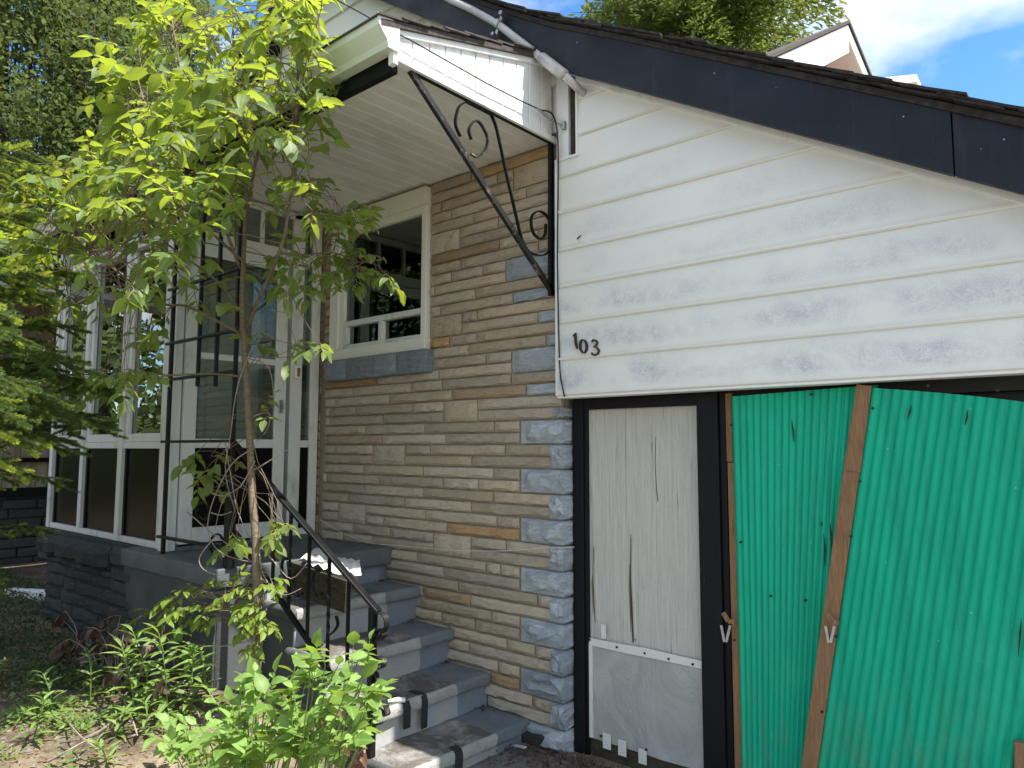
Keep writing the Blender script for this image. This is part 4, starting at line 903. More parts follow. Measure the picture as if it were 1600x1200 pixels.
n2 = thing('far_house', 'tiny white gable top far behind the right end of the black roof', 'house', (A2.x-2, 17, 0))
def G2(h, z, o=0): return A2 + H_*h + Vector((0,0,z)) + Nn*o
q = MB(); q.prism([G2(0,-.1,-.3), G2(-1.9,-.7,-.3), G2(-1.9,-A2.z,-.3), G2(1.9,-A2.z,-.3), G2(1.9,-.7,-.3)], -Nn*4); q.build('wall', MAT['trim'], n2)
for sgn in (-1, 1):
    q = MB(); q.prism([G2(0,0), G2(sgn*2.2,-.9), G2(sgn*2.2,-1.08), G2(0,-.16)], -Nn*5); q.build('roof', MAT['white'], n2)

# ================================================================ PLANTS
def leaf_mesh(name, mat, L=1., Wd=.5, fold=.25, curl=.2, n=4, tipw=.0, seed=0):
    r = random.Random(seed); g = MB(); 
    for i in range(n+1):
        t = i/n; wv = Wd/2*(math.sin(math.pi*min(1, t**.75*1.0)))**.8 if 0 < t < 1 else 0
        z = -curl*t*t*L; y_ = r.uniform(-.02, .02)
        if wv: g.v += [(t*L, y_-wv, z+fold*wv*1.0+r.uniform(-.03,.03)), (t*L, y_, z), (t*L, y_+wv, z+fold*wv+r.uniform(-.03,.03))]
        else: g.v += [(t*L, 0, z)]
    # index: 0 base, then triples, then tip
    f = [(0, 2, 1), (0, 3, 2)]
    for i in range(1, n-1):
        a = 1+3*(i-1); f += [(a, a+1, a+4, a+3), (a+1, a+2, a+5, a+4)]
    a = 1+3*(n-2); tip = len(g.v)-1; f += [(a, a+1, tip), (a+1, a+2, tip)]
    g.f = f; me = bpy.data.meshes.new(name); me.from_pydata(g.v, [], g.f); me.update(); me.materials.append(MAT[mat]); put_uv(me, [(v[0], v[1]+.5) for v in g.v])
    for p in me.polygons: p.use_smooth = True
    return me
def put_uv(me, uv):
    lay = me.uv_layers.new(name='UVMap'); flat_ = []
    for l_ in me.loops: flat_ += uv[l_.vertex_index]
    lay.data.foreach_set('uv', flat_)
def frame_mat(p, d, nrm, s):
    d = d.normalized(); y = nrm.cross(d); y = y.normalized() if y.length > 1e-4 else d.orthogonal().normalized(); z = d.cross(y)
    mm = Matrix((d*s, y*s, z*s)).transposed().to_4x4(); mm.translation = p; return mm
class Plant:
    def __init__(s, root, variants, nsingle, nm='leaf', mass='foliage'):
        s.root = root; s.var = variants; s.L = []; s.n = nsingle; s.nm = nm; s.mass = mass
    def leaf(s, p, d, nrm, size, v=None):
        s.L.append((frame_mat(p, d, nrm, size), v if v is not None else rnd.randrange(len(s.var)), size))
    def twig(s, p0, d, L, nl, size, r=rnd, up=Vector((0,0,1)), stem=None, droop=.4, spread=.9):
        pts = [p0]; p = p0.copy(); dd = d.normalized(); k_ = max(2, nl//2+1)
        for i in range(k_):
            dd = (dd+Vector((r.uniform(-.2,.2), r.uniform(-.2,.2), r.uniform(-.2,.1)-droop*.15))).normalized(); p = p+dd*(L/k_); pts.append(p.copy())
        if stem is not None: stem.tube(pts, [.0022]*(len(pts)-1)+[.001], 4, False)
        for i in range(nl):
            t = (i+1)/nl; q = t*k_; i0 = min(int(q), k_-1); pp = pts[i0].lerp(pts[i0+1], q-i0); ax = (pts[i0+1]-pts[i0]).normalized()
            side = ax.cross(up); side = side.normalized() if side.length > 1e-3 else Vector((1,0,0))
            if i == nl-1: dl = ax
            else: dl = ax*.55+side*(spread if i % 2 else -spread)
            dl = dl+Vector((r.uniform(-.3,.3), r.uniform(-.3,.3), r.uniform(-.3,.2)-droop*.6))
            nr = up+Vector((r.uniform(-.8,.8), r.uniform(-.8,.8), r.uniform(-.2,.4)))
            s.leaf(pp, dl, nr, size*r.uniform(.45, 1.2))
    def finish(s):
        order = sorted(range(len(s.L)), key=lambda i: -s.L[i][2]/max(.3, (s.L[i][0].translation-CAM).length)); inc = set(order[:s.n])
        mass = MB(); uvs = []
        for i, (mm, v, sz) in enumerate(s.L):
            me = s.var[v]
            if i in inc: link(s.nm, me, s.root, loc=mm)
            else: mass.add([mm @ vv.co for vv in me.vertices], [tuple(p.vertices) for p in me.polygons]); uvs += [(vv.co.x, vv.co.y+.5) for vv in me.vertices]
        if mass.v:
            me = bpy.data.meshes.new(s.mass); me.from_pydata(mass.v, [], mass.f); me.update(); me.materials.append(s.var[0].materials[0]); put_uv(me, uvs)
            for p in me.polygons: p.use_smooth = True
            tag(link(s.mass, me, s.root), kind='stuff')

# ---- sapling in front of the porch
ty = 1.95
base = onZ(396, 1113, .30); 
sap = thing('sapling_tree', 'slim young tree with bright green leaves growing before the porch steps', 'tree', tuple(base))
nodes = []
def branch(pts, r0, r1, nm='branch', mat='bark', keep=True, n=6):
    P_ = [onY(x, y, Y) for x, y, Y in pts]; P_ = spl([tuple(p) for p in P_], 4); k_ = len(P_)
    q = MB(); q.tube([p+Vector((noise.noise(p*6)*.006, 0, noise.noise(p*5)*.004)) for p in P_], [r0+(r1-r0)*i/(k_-1) for i in range(k_)], n); q.build(nm, MAT[mat], sap, smooth=True)
    if keep: nodes.extend(P_)
ty = base.y
P_ = spl([(base.x, base.y, base.z-.1)]+[tuple(onY(x, y, ty)) for x, y in ((396,1100),(401,1020),(403,945),(401,880),(400,845),(394,770),(391,700),(386,620),(382,545),(378,480),(380,420),(382,370))], 4)
q = MB(); k_ = len(P_); q.tube(P_, [(.029-.017*(i/(k_-1))**.8)*(1+.10*noise.noise(P_[i]*12)) for i in range(k_)], 10); trunk = q.build('trunk', MAT['bark'], sap, smooth=True)
nodes.extend(P_[k_//2:])
branch([(381,385,ty),(383,340,ty-.02),(384,290,ty-.03),(372,190,ty-.05),(366,120,ty-.05),(364,40,ty)], .011, .005)
branch([(376,420,ty),(350,355,ty-.1),(333,318,ty-.12),(320,255,ty-.15),(306,185,ty-.2),(285,120,ty-.2),(268,30,ty-.2)], .009, .0035)
branch([(386,512,ty),(410,455,ty-.05),(436,395,ty-.08),(449,340,ty-.1),(458,270,ty-.1),(462,190,ty-.12),(466,100,ty-.12),(478,20,ty-.1)], .010, .004)
branch([(374,520,ty),(328,496,ty-.15),(290,478,ty-.25),(258,476,ty-.3),(212,446,ty-.6),(150,402,ty-.8),(95,385,ty-.9)], .009, .003)
branch([(371,480,ty),(340,440,ty-.1),(284,398,ty-.2),(254,374,ty-.45),(226,330,ty-.55)], .008, .003)
branch([(384,412,ty),(328,362,ty-.1),(304,340,ty-.15),(262,312,ty-.35),(200,290,ty-.6),(140,300,ty-.8),(80,320,ty-.88)], .008, .003)
branch([(388,590,ty),(330,584,ty-.1),(230,588,ty-.35),(100,585,ty-.65),(62,590,ty-.75)], .006, .002)
branch([(436,395,ty-.08),(470,400,ty+.1),(520,395,ty+.3),(560,410,ty+.4),(600,405,ty+.45)], .005, .002)
branch([(449,340,ty-.1),(490,330,ty+.15),(530,335,ty+.3),(560,350,ty+.35)], .005, .002)
branch([(383,345,ty),(400,250,ty-.1),(425,170,ty-.15),(440,90,ty-.15),(430,10,ty-.15)], .009, .003)
branch([(333,318,ty-.12),(290,250,ty-.3),(240,200,ty-.5),(215,120,ty-.55)], .007, .003)
branch([(318,250,ty-.15),(270,205,ty-.3),(225,120,ty-.35),(215,50,ty-.35)], .006, .002)
for pts in ([(380,470,ty),(400,480,ty+.1),(450,490,ty+.15)], [(393,545,ty),(372,600,ty-.06),(360,680,ty-.08),(352,740,ty-.08),(368,800,ty-.06)], [(396,650,ty),(420,645,ty+.05),(418,670,ty+.05),(400,690,ty+.06)],
            [(396,700,ty),(372,715,ty-.05),(352,740,ty-.08),(330,790,ty-.1),(325,830,ty-.1),(340,860,ty-.1),(375,875,ty-.05),(400,878,ty)],
            [(398,720,ty),(376,760,ty-.04),(350,780,ty-.08),(335,830,ty-.1)], [(352,690,ty-.06),(360,740,ty-.06),(372,800,ty-.04),(395,850,ty)], [(292,800,ty-.1),(330,832,ty-.05),(370,860,ty),(395,880,ty)],
            [(335,840,ty-.1),(312,870,ty-.14),(318,890,ty-.14),(345,900,ty-.12)], [(404,850,ty),(430,880,ty),(455,905,ty+.05),(480,880,ty+.08)], [(404,860,ty),(412,900,ty),(440,930,ty),(470,920,ty+.05)],
            [(396,1000,ty-.03),(340,1010,ty-.1),(282,1010,ty-.15),(270,1050,ty-.2)], [(400,990,ty-.03),(372,1070,ty-.06),(345,1130,ty-.1)], [(398,925,ty),(350,940,ty-.1),(300,955,ty-.15),(240,975,ty-.2)],
            [(330,770,ty-.1),(350,775,ty-.08),(358,768,ty-.08)], [(328,800,ty-.1),(345,805,ty-.1),(362,800,ty-.08)], [(386,560,ty),(420,575,ty+.02),(430,640,ty+.02)], [(384,500,ty),(430,530,ty+.04),(500,545,ty+.1)], [(396,735,ty),(430,715,ty+.05),(455,700,ty+.06)]):
    branch(pts, .0038, .0014, 'dry_twig', 'twigdry', False, 5)
LV = [leaf_mesh('leaf', 'leaf', 1, w_, f_, c_, 4, seed=i) for i, (w_, f_, c_) in enumerate(((.50,.35,.15),(.56,.2,.3),(.46,.5,.05),(.52,.3,.45),(.6,.1,.2),(.44,.6,.3)))]
pt_ = Plant(sap, LV, 300)
stem = MB()
# (cx, cy, rx, ry, twigs, leaf length, depth shift, depth spread)
REG = [(455,30,55,42,20,.064,-.1,.3),(425,55,95,62,30,.066,-.1,.3),(300,45,60,50,20,.062,-.15,.3),(240,75,45,55,11,.062,-.3,.2),(320,165,100,50,36,.074,-.25,.4),(240,205,75,55,26,.066,-.45,.3),(205,150,32,30,8,.068,-.5,.1),(400,170,70,75,26,.068,-.1,.3),(487,140,24,105,19,.056,-.1,.12),
       (110,325,105,36,27,.056,-.8,.2),(60,365,60,30,9,.054,-.85,.15),(150,265,50,25,9,.058,-.6,.2),(215,300,95,50,32,.064,-.6,.3),(85,380,80,40,13,.058,-.85,.15),(340,290,85,45,27,.066,-.1,.25),(270,345,60,40,15,.068,-.5,.25),(265,405,40,24,7,.07,-.55,.15),(160,430,90,32,11,.056,-.75,.15),(50,310,40,25,3,.055,-.85,.1),(70,475,55,25,4,.055,-.85,.1),
       (465,290,36,50,9,.056,-.05,.15),(452,428,42,38,9,.064,.05,.12),(505,320,42,32,8,.064,.2,.12),(545,345,30,25,5,.062,.3,.08),(578,412,30,22,6,.064,.42,.06),(540,395,26,36,6,.060,.36,.08),(505,440,22,28,3,.06,.2,.08),(480,545,34,12,3,.055,.08,.04),
       (300,470,50,25,4,.066,-.2,.1),(150,585,90,16,10,.056,-.6,.1),(50,560,40,20,3,.055,-.75,.08),(230,535,40,22,3,.06,-.2,.08),(395,540,40,18,2,.05,.05,.05),(400,640,34,26,2,.05,.05,.05),(330,712,26,18,3,.060,-.06,.06),(320,745,26,18,3,.062,-.08,.05),(365,840,14,30,2,.05,-.05,.04),(435,818,16,12,4,.05,.03,.03)]
REGY = [(398,965,24,26,16,.036,-.02,.05),(375,915,18,12,6,.038,-.04,.04),(415,912,14,12,4,.036,.02,.03),(405,1005,10,22,6,.034,-.02,.03),(285,945,20,18,5,.044,-.15,.04),(325,960,26,14,7,.042,-.12,.05),(245,962,16,14,4,.044,-.18,.03),(300,925,26,10,3,.042,-.12,.05)]
def fill(plant, regs, stem_):
    for cx, cy, rx, ry, n, ls, ds_, sp_ in regs:
        for i in range(int(n*1.35+.5)):
            a, rr = rnd.uniform(0, 6.283), math.sqrt(rnd.random()); x_, y_ = cx+rx*rr*math.cos(a), cy+ry*rr*math.sin(a)
            if 333 < x_ < 372 and 52 < y_ < 118 and rnd.random() < .9: continue
            p = onY(x_, y_, ty+ds_+rnd.uniform(-sp_, sp_)); nd = rnd.choice(sorted(nodes, key=lambda q: (q-p).length_squared)[:7])
            d = p-nd; L_ = d.length
            if L_ > .05:
                st_ = p-d*min(1, .28/L_) if L_ > .6 else nd
                stem_.tube([st_, st_.lerp(p, .4)+Vector((rnd.uniform(-.03,.03),rnd.uniform(-.03,.03),rnd.uniform(.0,.05))), st_.lerp(p, .75)+Vector((rnd.uniform(-.02,.02),0,rnd.uniform(.0,.03))), p], [.0026,.0021,.0018,.0015], 4, False)
            dr = (d.normalized() if L_ > .01 else Vector((0,-1,0)))*.5+Vector((rnd.uniform(-.8,.8), rnd.uniform(-.8,.4), rnd.uniform(-.3,.5)))
            plant.twig(p, dr, rnd.uniform(.09, .20)*(ls/.065), rnd.randint(5, 8), ls*1.40, stem=stem_)
fill(pt_, REG, stem)
pt_.finish()
LY = [leaf_mesh('leaf', 'leafyoung', 1, w_, f_, c_, 4, seed=20+i) for i, (w_, f_, c_) in enumerate(((.55,.35,.15),(.6,.2,.3),(.5,.5,.1)))]
py_ = Plant(sap, LY, 0, mass='young_foliage'); nodes[:] = P_[k_//6:k_//2]+[onY(350,940,ty-.1), onY(300,955,ty-.15), onY(260,968,ty-.18)]
fill(py_, REGY, stem); py_.finish()
tag(stem.build('twigs', MAT['bark'], sap), kind='stuff')

# ---- low shrub in the foreground
sb = onZ(455, 1230, .05); sb = Vector((-2.55, 1.50, .06))
bush = thing('leafy_shrub', 'low bright green shrub with broad leaves at the foot of the steps', 'shrub', tuple(sb))
BV = [leaf_mesh('leaf', 'leafbush', 1, w_, f_, c_, 4, seed=40+i) for i, (w_, f_, c_) in enumerate(((.56,.3,.2),(.62,.2,.35),(.52,.4,.1),(.58,.25,.5)))]
pb_ = Plant(bush, BV, 260); stem = MB(); r = random.Random(17)
for (cx, cy, rx, ry, n, ls) in ((430,1125,60,45,12,.070),(520,1075,45,40,11,.066),(545,1130,40,45,11,.066),(470,1165,100,35,16,.072),(380,1120,40,30,7,.075),(330,1180,55,25,9,.072),(300,1190,40,20,7,.065),(480,1192,90,14,14,.07),(390,1185,60,16,9,.07),(560,1045,14,20,3,.06),(420,1195,90,15,9,.07)):
    for i in range(n):
        a, rr = r.uniform(0, 6.283), math.sqrt(r.random()); x_, y_ = cx+rx*rr*math.cos(a), cy+ry*rr*math.sin(a)
        Yp = 1.55+r.uniform(-.18, .12)-.25*max(0, (400-x_)/120)*.6; p = onY(x_, y_, Yp)
        b0 = Vector((sb.x+(p.x-sb.x)*.45, sb.y+(p.y-sb.y)*.5, gz(p.x, p.y)-.02)); mid = b0.lerp(p, .6)+Vector((r.uniform(-.02,.02), r.uniform(-.03,.03), .03))
        if p.z < b0.z+.04: p.z = b0.z+.06
        stem.tube([b0, mid, p], [.004,.003,.002], 5, False)
        pb_.twig(p, (p-mid).normalized()+Vector((r.uniform(-.4,.4), r.uniform(-.5,.2), .5)), r.uniform(.08,.14), r.randint(5, 7), ls*1.05, r=r, stem=stem, droop=.25)
pb_.finish(); tag(stem.build('stems', MAT['leafweed'], bush), kind='stuff')
RV = [leaf_mesh('leaf', 'leafred', 1, w_, f_, c_, 4, seed=50+i) for i, (w_, f_, c_) in enumerate(((.55,.3,.3),(.5,.5,.4)))]
for x_, y_ in ((545,1152),(558,1160),(566,1175),(552,1178),(572,1190),(560,1192),(540,1185),(520,1100),(528,1112),(512,1118),(535,1165),(575,1170)):
    p = onY(x_, y_, 1.45); o = link('red_leaf', RV[r.randrange(2)], bush, loc=frame_mat(p, Vector((r.uniform(-1,1), r.uniform(-1,.2), r.uniform(-.8,.3))), Vector((r.uniform(-.6,.6), -.6, 1)), r.uniform(.035, .055)))

# ---- weeds with narrow leaves
WV = [leaf_mesh('leaf', 'leafweed', 1, w_, f_, c_, 4, seed=60+i) for i, (w_, f_, c_) in enumerate(((.19,.4,.35),(.22,.3,.5),(.16,.5,.2)))]
def weed(px_, py_, h, label, gz_=None, group='narrow leaved weeds before the porch base', nl=20, ls=.085):
    p0 = onZ(px_, py_, .27); p0.z = gz(p0.x, p0.y)-.01
    wd = thing('weed_plant', label, 'weed', tuple(p0), group); pl_ = Plant(wd, WV, 60); st_ = MB(); rr = random.Random(int(px_*7+py_))
    top = p0+Vector((rr.uniform(-.1,.1), rr.uniform(-.08,.05), h)); P_ = spl([tuple(p0), tuple(p0.lerp(top, .5)+Vector((.02,0,.02))), tuple(top)], 5); st_.tube(P_, .003, 5)
    st_.build('stem', MAT['leafweed'], wd)
    for i in range(nl):
        t = .12+.88*i/(nl-1); p = P_[min(len(P_)-1, int(t*(len(P_)-1)))]; a = i*2.4
        pl_.leaf(p, Vector((math.cos(a), math.sin(a), .35+.5*t)), Vector((rr.uniform(-.2,.2), rr.uniform(-.2,.2), 1)), ls*(1.1-.45*t)*rr.uniform(.8,1.15))
    pl_.finish()
for i, (x_, y_, h, lb) in enumerate(((262,1125,.42,'tallest narrow leaved weed, in the middle of the lit clump before the base'),(238,1118,.38,'narrow leaved weed leaning left inside the lit clump'),(212,1130,.34,'narrow leaved weed at the left edge of the lit clump'),(290,1120,.33,'narrow leaved weed right of the clump near the dry twigs'),(300,1105,.22,'short weed close to the corner of the concrete base'),(85,1135,.22,'small weed alone in the shade at the far left'),(180,1150,.14,'low weed on the sunlit soil left of the clump'),(168,1185,.12,'low weed on bare soil at the bottom edge'),(275,1060,.30,'shaded weed right behind the lit clump'),(225,1150,.16,'low weed at the front of the lit clump'),(140,1110,.26,'leafy weed between the withered shrub and the lone weed'),(50,1165,.20,'weed on the left edge at the shade line'),(320,1085,.24,'weed against the parged concrete corner'))):
    weed(x_, y_, h, lb, nl=26 if h > .3 else 16, ls=.155 if h > .3 else .10)
# ---- shrub with withered brown leaves against the base
bp_ = onZ(150, 1075, .27); ds2 = thing('withered_shrub', 'withered shrub with dull brown leaves in shade against the porch base', 'shrub', tuple(bp_))
DV = [leaf_mesh('brown_leaf', 'leafbrown', 1, w_, f_, c_, 4, seed=70+i) for i, (w_, f_, c_) in enumerate(((.55,.3,.6),(.62,.2,.4),(.5,.6,.5)))]
pd_ = Plant(ds2, DV, 120, 'brown_leaf', 'brown_foliage'); stem = MB(); r = random.Random(31)
for i in range(46):
    x_, y_ = r.gauss(150, 42), r.gauss(1030, 34); 
    if i < 6: x_, y_ = ((195,975),(175,985),(105,975),(130,1000),(255,1005),(240,1010))[i]
    p = onY(x_, min(y_, 1095), 1.72+r.uniform(-.14, .12)); b0 = Vector((bp_.x+(p.x-bp_.x)*.4, 1.72, gz(p.x, 1.72)-.02)); stem.tube([b0, b0.lerp(p, .6)+Vector((0,0,.05)), p], [.004,.003,.002], 5, False)
    pd_.twig(p, Vector((r.uniform(-1,1), r.uniform(-1,.1), r.uniform(-.2,.6))), .09, r.randint(3, 6), .078, r=r, stem=stem, droop=1.2)
pd_.finish(); tag(stem.build('stems', MAT['twigdry'], ds2), kind='stuff')
GV = [leaf_mesh('leaf', 'leafbush', 1, .7, .2, .3, 4, seed=90)]
for x_, y_ in ((300,995),(310,1010),(285,1000),(306,1022),(292,1015)):
    link('green_leaf', GV[0], ds2, loc=frame_mat(onY(x_, y_, 1.78), Vector((r.uniform(-1,1), -.4, r.uniform(-.5,.5))), Vector((0,-.7,1)), .10))
# ---- fallen twigs
q = MB(); r = random.Random(2)
for pts in ([(75,1190),(120,1165),(165,1140),(205,1105)], [(95,1160),(140,1150),(190,1120),(250,1085)], [(100,1120),(125,1150),(160,1175)], [(205,1040),(250,1060),(310,1070),(345,1060)], [(230,1020),(270,1075),(300,1100),(312,1120)], [(190,1085),(205,1120),(215,1150)]):
    P_ = [onZ(x_, y_, .30+.05*i % .09) for i, (x_, y_) in enumerate(pts)]; q.tube(spl([tuple(p) for p in P_], 3), [.006]+[.004]*(3*(len(P_)-1)-1)+[.002], 5)
tag(q.build('dead_twigs', MAT['twigdry']), 'tangle of dead twigs lying in the weeds by the porch base', 'twigs')
# ---- ground cover, litter
def scatter(nm, mat, n, area, size, label, seed, up=.5, lift=.02, wv=.5):
    r = random.Random(seed); g = MB()
    for i in range(n):
        x_, y_ = area(r)
        z_ = gz(x_, y_) if x_ < -2.72 else .008
        p = Vector((x_, y_, z_+r.uniform(.0, lift))); a = r.uniform(0, 6.283); d = Vector((math.cos(a), math.sin(a), r.uniform(-.1, up))).normalized(); s_ = size*r.uniform(.5, 1.4)
        y2 = d.cross(Vector((r.uniform(-.5,.5), r.uniform(-.5,.5), 1))).normalized()*s_*wv/2; n_ = d.cross(y2).normalized()*s_*.12
        g.add([p, p+d*s_*.5-y2+n_, p+d*s_, p+d*s_*.5+y2+n_], [(0,1,2), (0,2,3)])
    tag(g.build(nm, MAT[mat]), label, nm.replace('_', ' '), kind='stuff')
def a_lawn(r):
    while 1:
        x_, y_ = r.uniform(-9, -4.3), r.uniform(.6, 2.4)
        if (y_ < 1.9 or x_ < -6.5) and not (y_ < 1.25 and x_ > -5.6 and r.random() < .8): return x_, y_
scatter('ground_cover', 'groundgreen', 15000, a_lawn, .03, 'low green ground cover in the shade left of the porch base', 1, 1.2, .07, .55)
SPOTS = [(random.Random(i).uniform(-5.4,-2.95), random.Random(i+99).uniform(.75,1.75)) for i in range(70)]
def a_soil(r): return r.uniform(-5.0, -2.9), r.uniform(.7, 1.9)
scatter('sparse_weeds', 'leafweed', 4500, lambda r: (lambda q: (q[0]+r.gauss(0,.05), q[1]+r.gauss(0,.05)))(random.Random(r.randrange(9999)).choice(SPOTS)), .030, 'sparse small weeds on the sunlit bare soil', 2, 1.0, .05)
pb = MB(); r = random.Random(14)
for i in range(900):
    x_, y_ = r.uniform(-5.2, -2.0), r.uniform(.7, 1.9); s_ = r.uniform(.004, .013)*(1.8 if r.random() < .06 else 1); z_ = (gz(x_, y_) if x_ < -2.72 else .008)+s_*.2
    pb.add([(x_+s_*r.uniform(.7,1.3), y_, z_), (x_, y_+s_*r.uniform(.6,1.2), z_), (x_-s_*r.uniform(.7,1.3), y_, z_), (x_, y_-s_*r.uniform(.6,1.2), z_), (x_, y_, z_+s_*.6), (x_, y_, z_-s_)], [(0,1,4),(1,2,4),(2,3,4),(3,0,4),(1,0,5),(2,1,5),(3,2,5),(0,3,5)])
tag(pb.build('pebbles', MAT['drive']), 'small grey pebbles strewn over the bare soil', 'pebbles', kind='stuff')
scatter('soil_litter', 'litter', 1800, a_soil, .022, 'dry leaf bits strewn over the bare soil', 3, .15, .006)
def a_deb(r):
    while 1:
        x_, y_ = r.uniform(-2.62, -1.7), 3.14-abs(r.gauss(0, .16))
        if x_ > -2.55 or y_ < 3.0: return x_, y_
scatter('corner_debris', 'litter', 1500, a_deb, .020, 'brown leaf debris heaped at the foot of the stone corner', 4, .3, .02)
g = MB(); r = random.Random(6)
for i in range(4):
    for j in range(46):
        x_ = bk[i]+.01+abs(r.gauss(0, .04)); y_ = 3.115-abs(r.gauss(0, .05)); z_ = TZ[i]+.004; a = r.uniform(0, 6.28); s_ = r.uniform(.006, .02)
        p = Vector((x_, y_, z_+r.uniform(0, .008))); d = Vector((math.cos(a), math.sin(a), .2))*s_; y2 = Vector((-math.sin(a), math.cos(a), .3))*s_*.35
        g.add([p, p+d*.5-y2, p+d, p+d*.5+y2], [(0,1,2), (0,2,3)])
tag(g.build('step_litter', MAT['litter']), 'dry leaf bits gathered at the backs of the steps', 'leaf litter', kind='stuff')

# ---- spruce at the left edge
sp_base = Vector((-5.15, .62, gz(-5.15, .62))); spr = thing('spruce_tree', 'spruce with bright new tips at the left edge before the porch', 'tree', tuple(sp_base))
q = MB(); q.tube([sp_base+Vector((0,0,-.1)), sp_base+Vector((.02,0,2)), sp_base+Vector((0,.02,4.6))], [.065,.05,.012], 10); q.build('trunk', MAT['barkdark'], spr)
old, new, wood = MB(), MB(), MB(); r = random.Random(77)
def shoot(p0, p1, mb, nl, dens):
    d = (p1-p0); L_ = d.length; d.normalize(); a = d.orthogonal().normalized(); b_ = d.cross(a); n = max(6, int(L_*dens*1.35))
    wood.tube([p0, p1], [.0032, .0016], 4, False)
    for i in range(n):
        t = r.random(); an = r.uniform(0, 6.283); o = a*math.cos(an)+b_*math.sin(an); dd = (o*.8+d*.62+Vector((0,0,.12))).normalized()*nl*r.uniform(.75, 1.15); p = p0+d*L_*t; sd = dd.cross(d).normalized()*.0021
        mb.add([p-sd, p+sd, p+dd], [(0,1,2)])
    for i in range(10):
        an = r.uniform(0, 6.283); o = a*math.cos(an)+b_*math.sin(an); dd = (o*.4+d).normalized()*nl; sd = dd.cross(o).normalized()*.0021; mb.add([p1-sd, p1+sd, p1+dd], [(0,1,2)])
def limb(tip, droop, ntw, tipnew, wid=.30, t0=.42):
    st_ = Vector((sp_base.x, sp_base.y, tip.z+droop)); ax = tip-st_; L_ = ax.length; side = ax.cross(Vector((0,0,1))).normalized()
    P_ = spl([tuple(st_), tuple(st_.lerp(tip, .55)+Vector((0,0,.03))), tuple(tip)], 8); q = MB(); k_ = len(P_); q.tube(P_, [.014-.011*i/(k_-1) for i in range(k_)], 6); q.build('branch', MAT['barkdark'], spr)
    shoot(P_[-3], P_[-1], new if tipnew > .3 else old, .017, 1800)
    ntw = int(ntw*1.7)
    for i in range(ntw):
        t = t0+(.98-t0)*i/ntw; j = min(k_-2, int(t*(k_-1))); p = P_[j]; sg = 1 if i % 2 else -1
        d = (ax.normalized()*.75+side*sg*.8+Vector((0,0,r.uniform(-.35,.1)))).normalized(); Lt = wid*(1.15-t)*r.uniform(.8,1.2)+.05; e = p+d*Lt+Vector((0,0,-.03))
        shoot(p, e, old, .016, 1100)
        for m_ in range(max(2, int(Lt/.045))):
            u = (m_+1)/(max(2, int(Lt/.045))+.3); pp = p.lerp(e, u); s2 = 1 if m_ % 2 else -1; dd = (d*.8+d.cross(Vector((0,0,1))).normalized()*s2*.7+Vector((0,0,r.uniform(-.3,.15)))).normalized(); Ls = r.uniform(.05,.085)
            e2 = pp+dd*Ls*.55; shoot(pp, e2, old, .015, 1200); shoot(e2, e2+dd*Ls*.55, new if r.random() < tipnew else old, .014, 1900)
for x_, y_, Y, dr, n, tn, wd in ((85,262,.95,.25,16,.95,.34),(45,225,.8,.2,14,.95,.3),(70,300,1.1,.3,14,.7,.3),(20,330,.8,.3,10,.5,.25),(40,420,.85,.25,16,.9,.34),(128,430,1.2,.3,18,.5,.36),(60,455,.95,.2,14,.85,.3),(90,505,1.1,.3,14,.35,.3),(30,520,.8,.3,12,.2,.3),
    (150,600,1.25,.3,20,.12,.42),(100,560,1.05,.35,16,.15,.4),(60,610,.9,.3,16,.15,.36),(150,660,1.3,.35,18,.15,.4),(90,690,1.1,.35,16,.3,.36),(95,640,1.0,.3,16,.15,.4),(25,690,.8,.3,14,.55,.3),(10,640,.7,.3,12,.3,.3),(20,735,.8,.3,8,.6,.2),(5,480,.6,.3,8,.8,.25),(0,580,.62,.2,10,.2,.3)):
    limb(onY(x_, y_, Y), dr, n, tn, wd)
for i in range(64):       # limbs all round the trunk
    a = R(i*137.5); z_ = .35+i*.066; L_ = (1.15 if math.cos(a) < .35 else .75)*(1-z_/5.3)+.12; limb(sp_base+Vector((math.cos(a)*L_, math.sin(a)*L_, z_)), .12, 8, .4, .30, .12)
tag(old.build('needles', MAT['needle'], spr), kind='stuff'); tag(new.build('new_needles', MAT['needlenew'], spr), kind='stuff'); tag(wood.build('shoots', MAT['barkdark'], spr), kind='stuff')

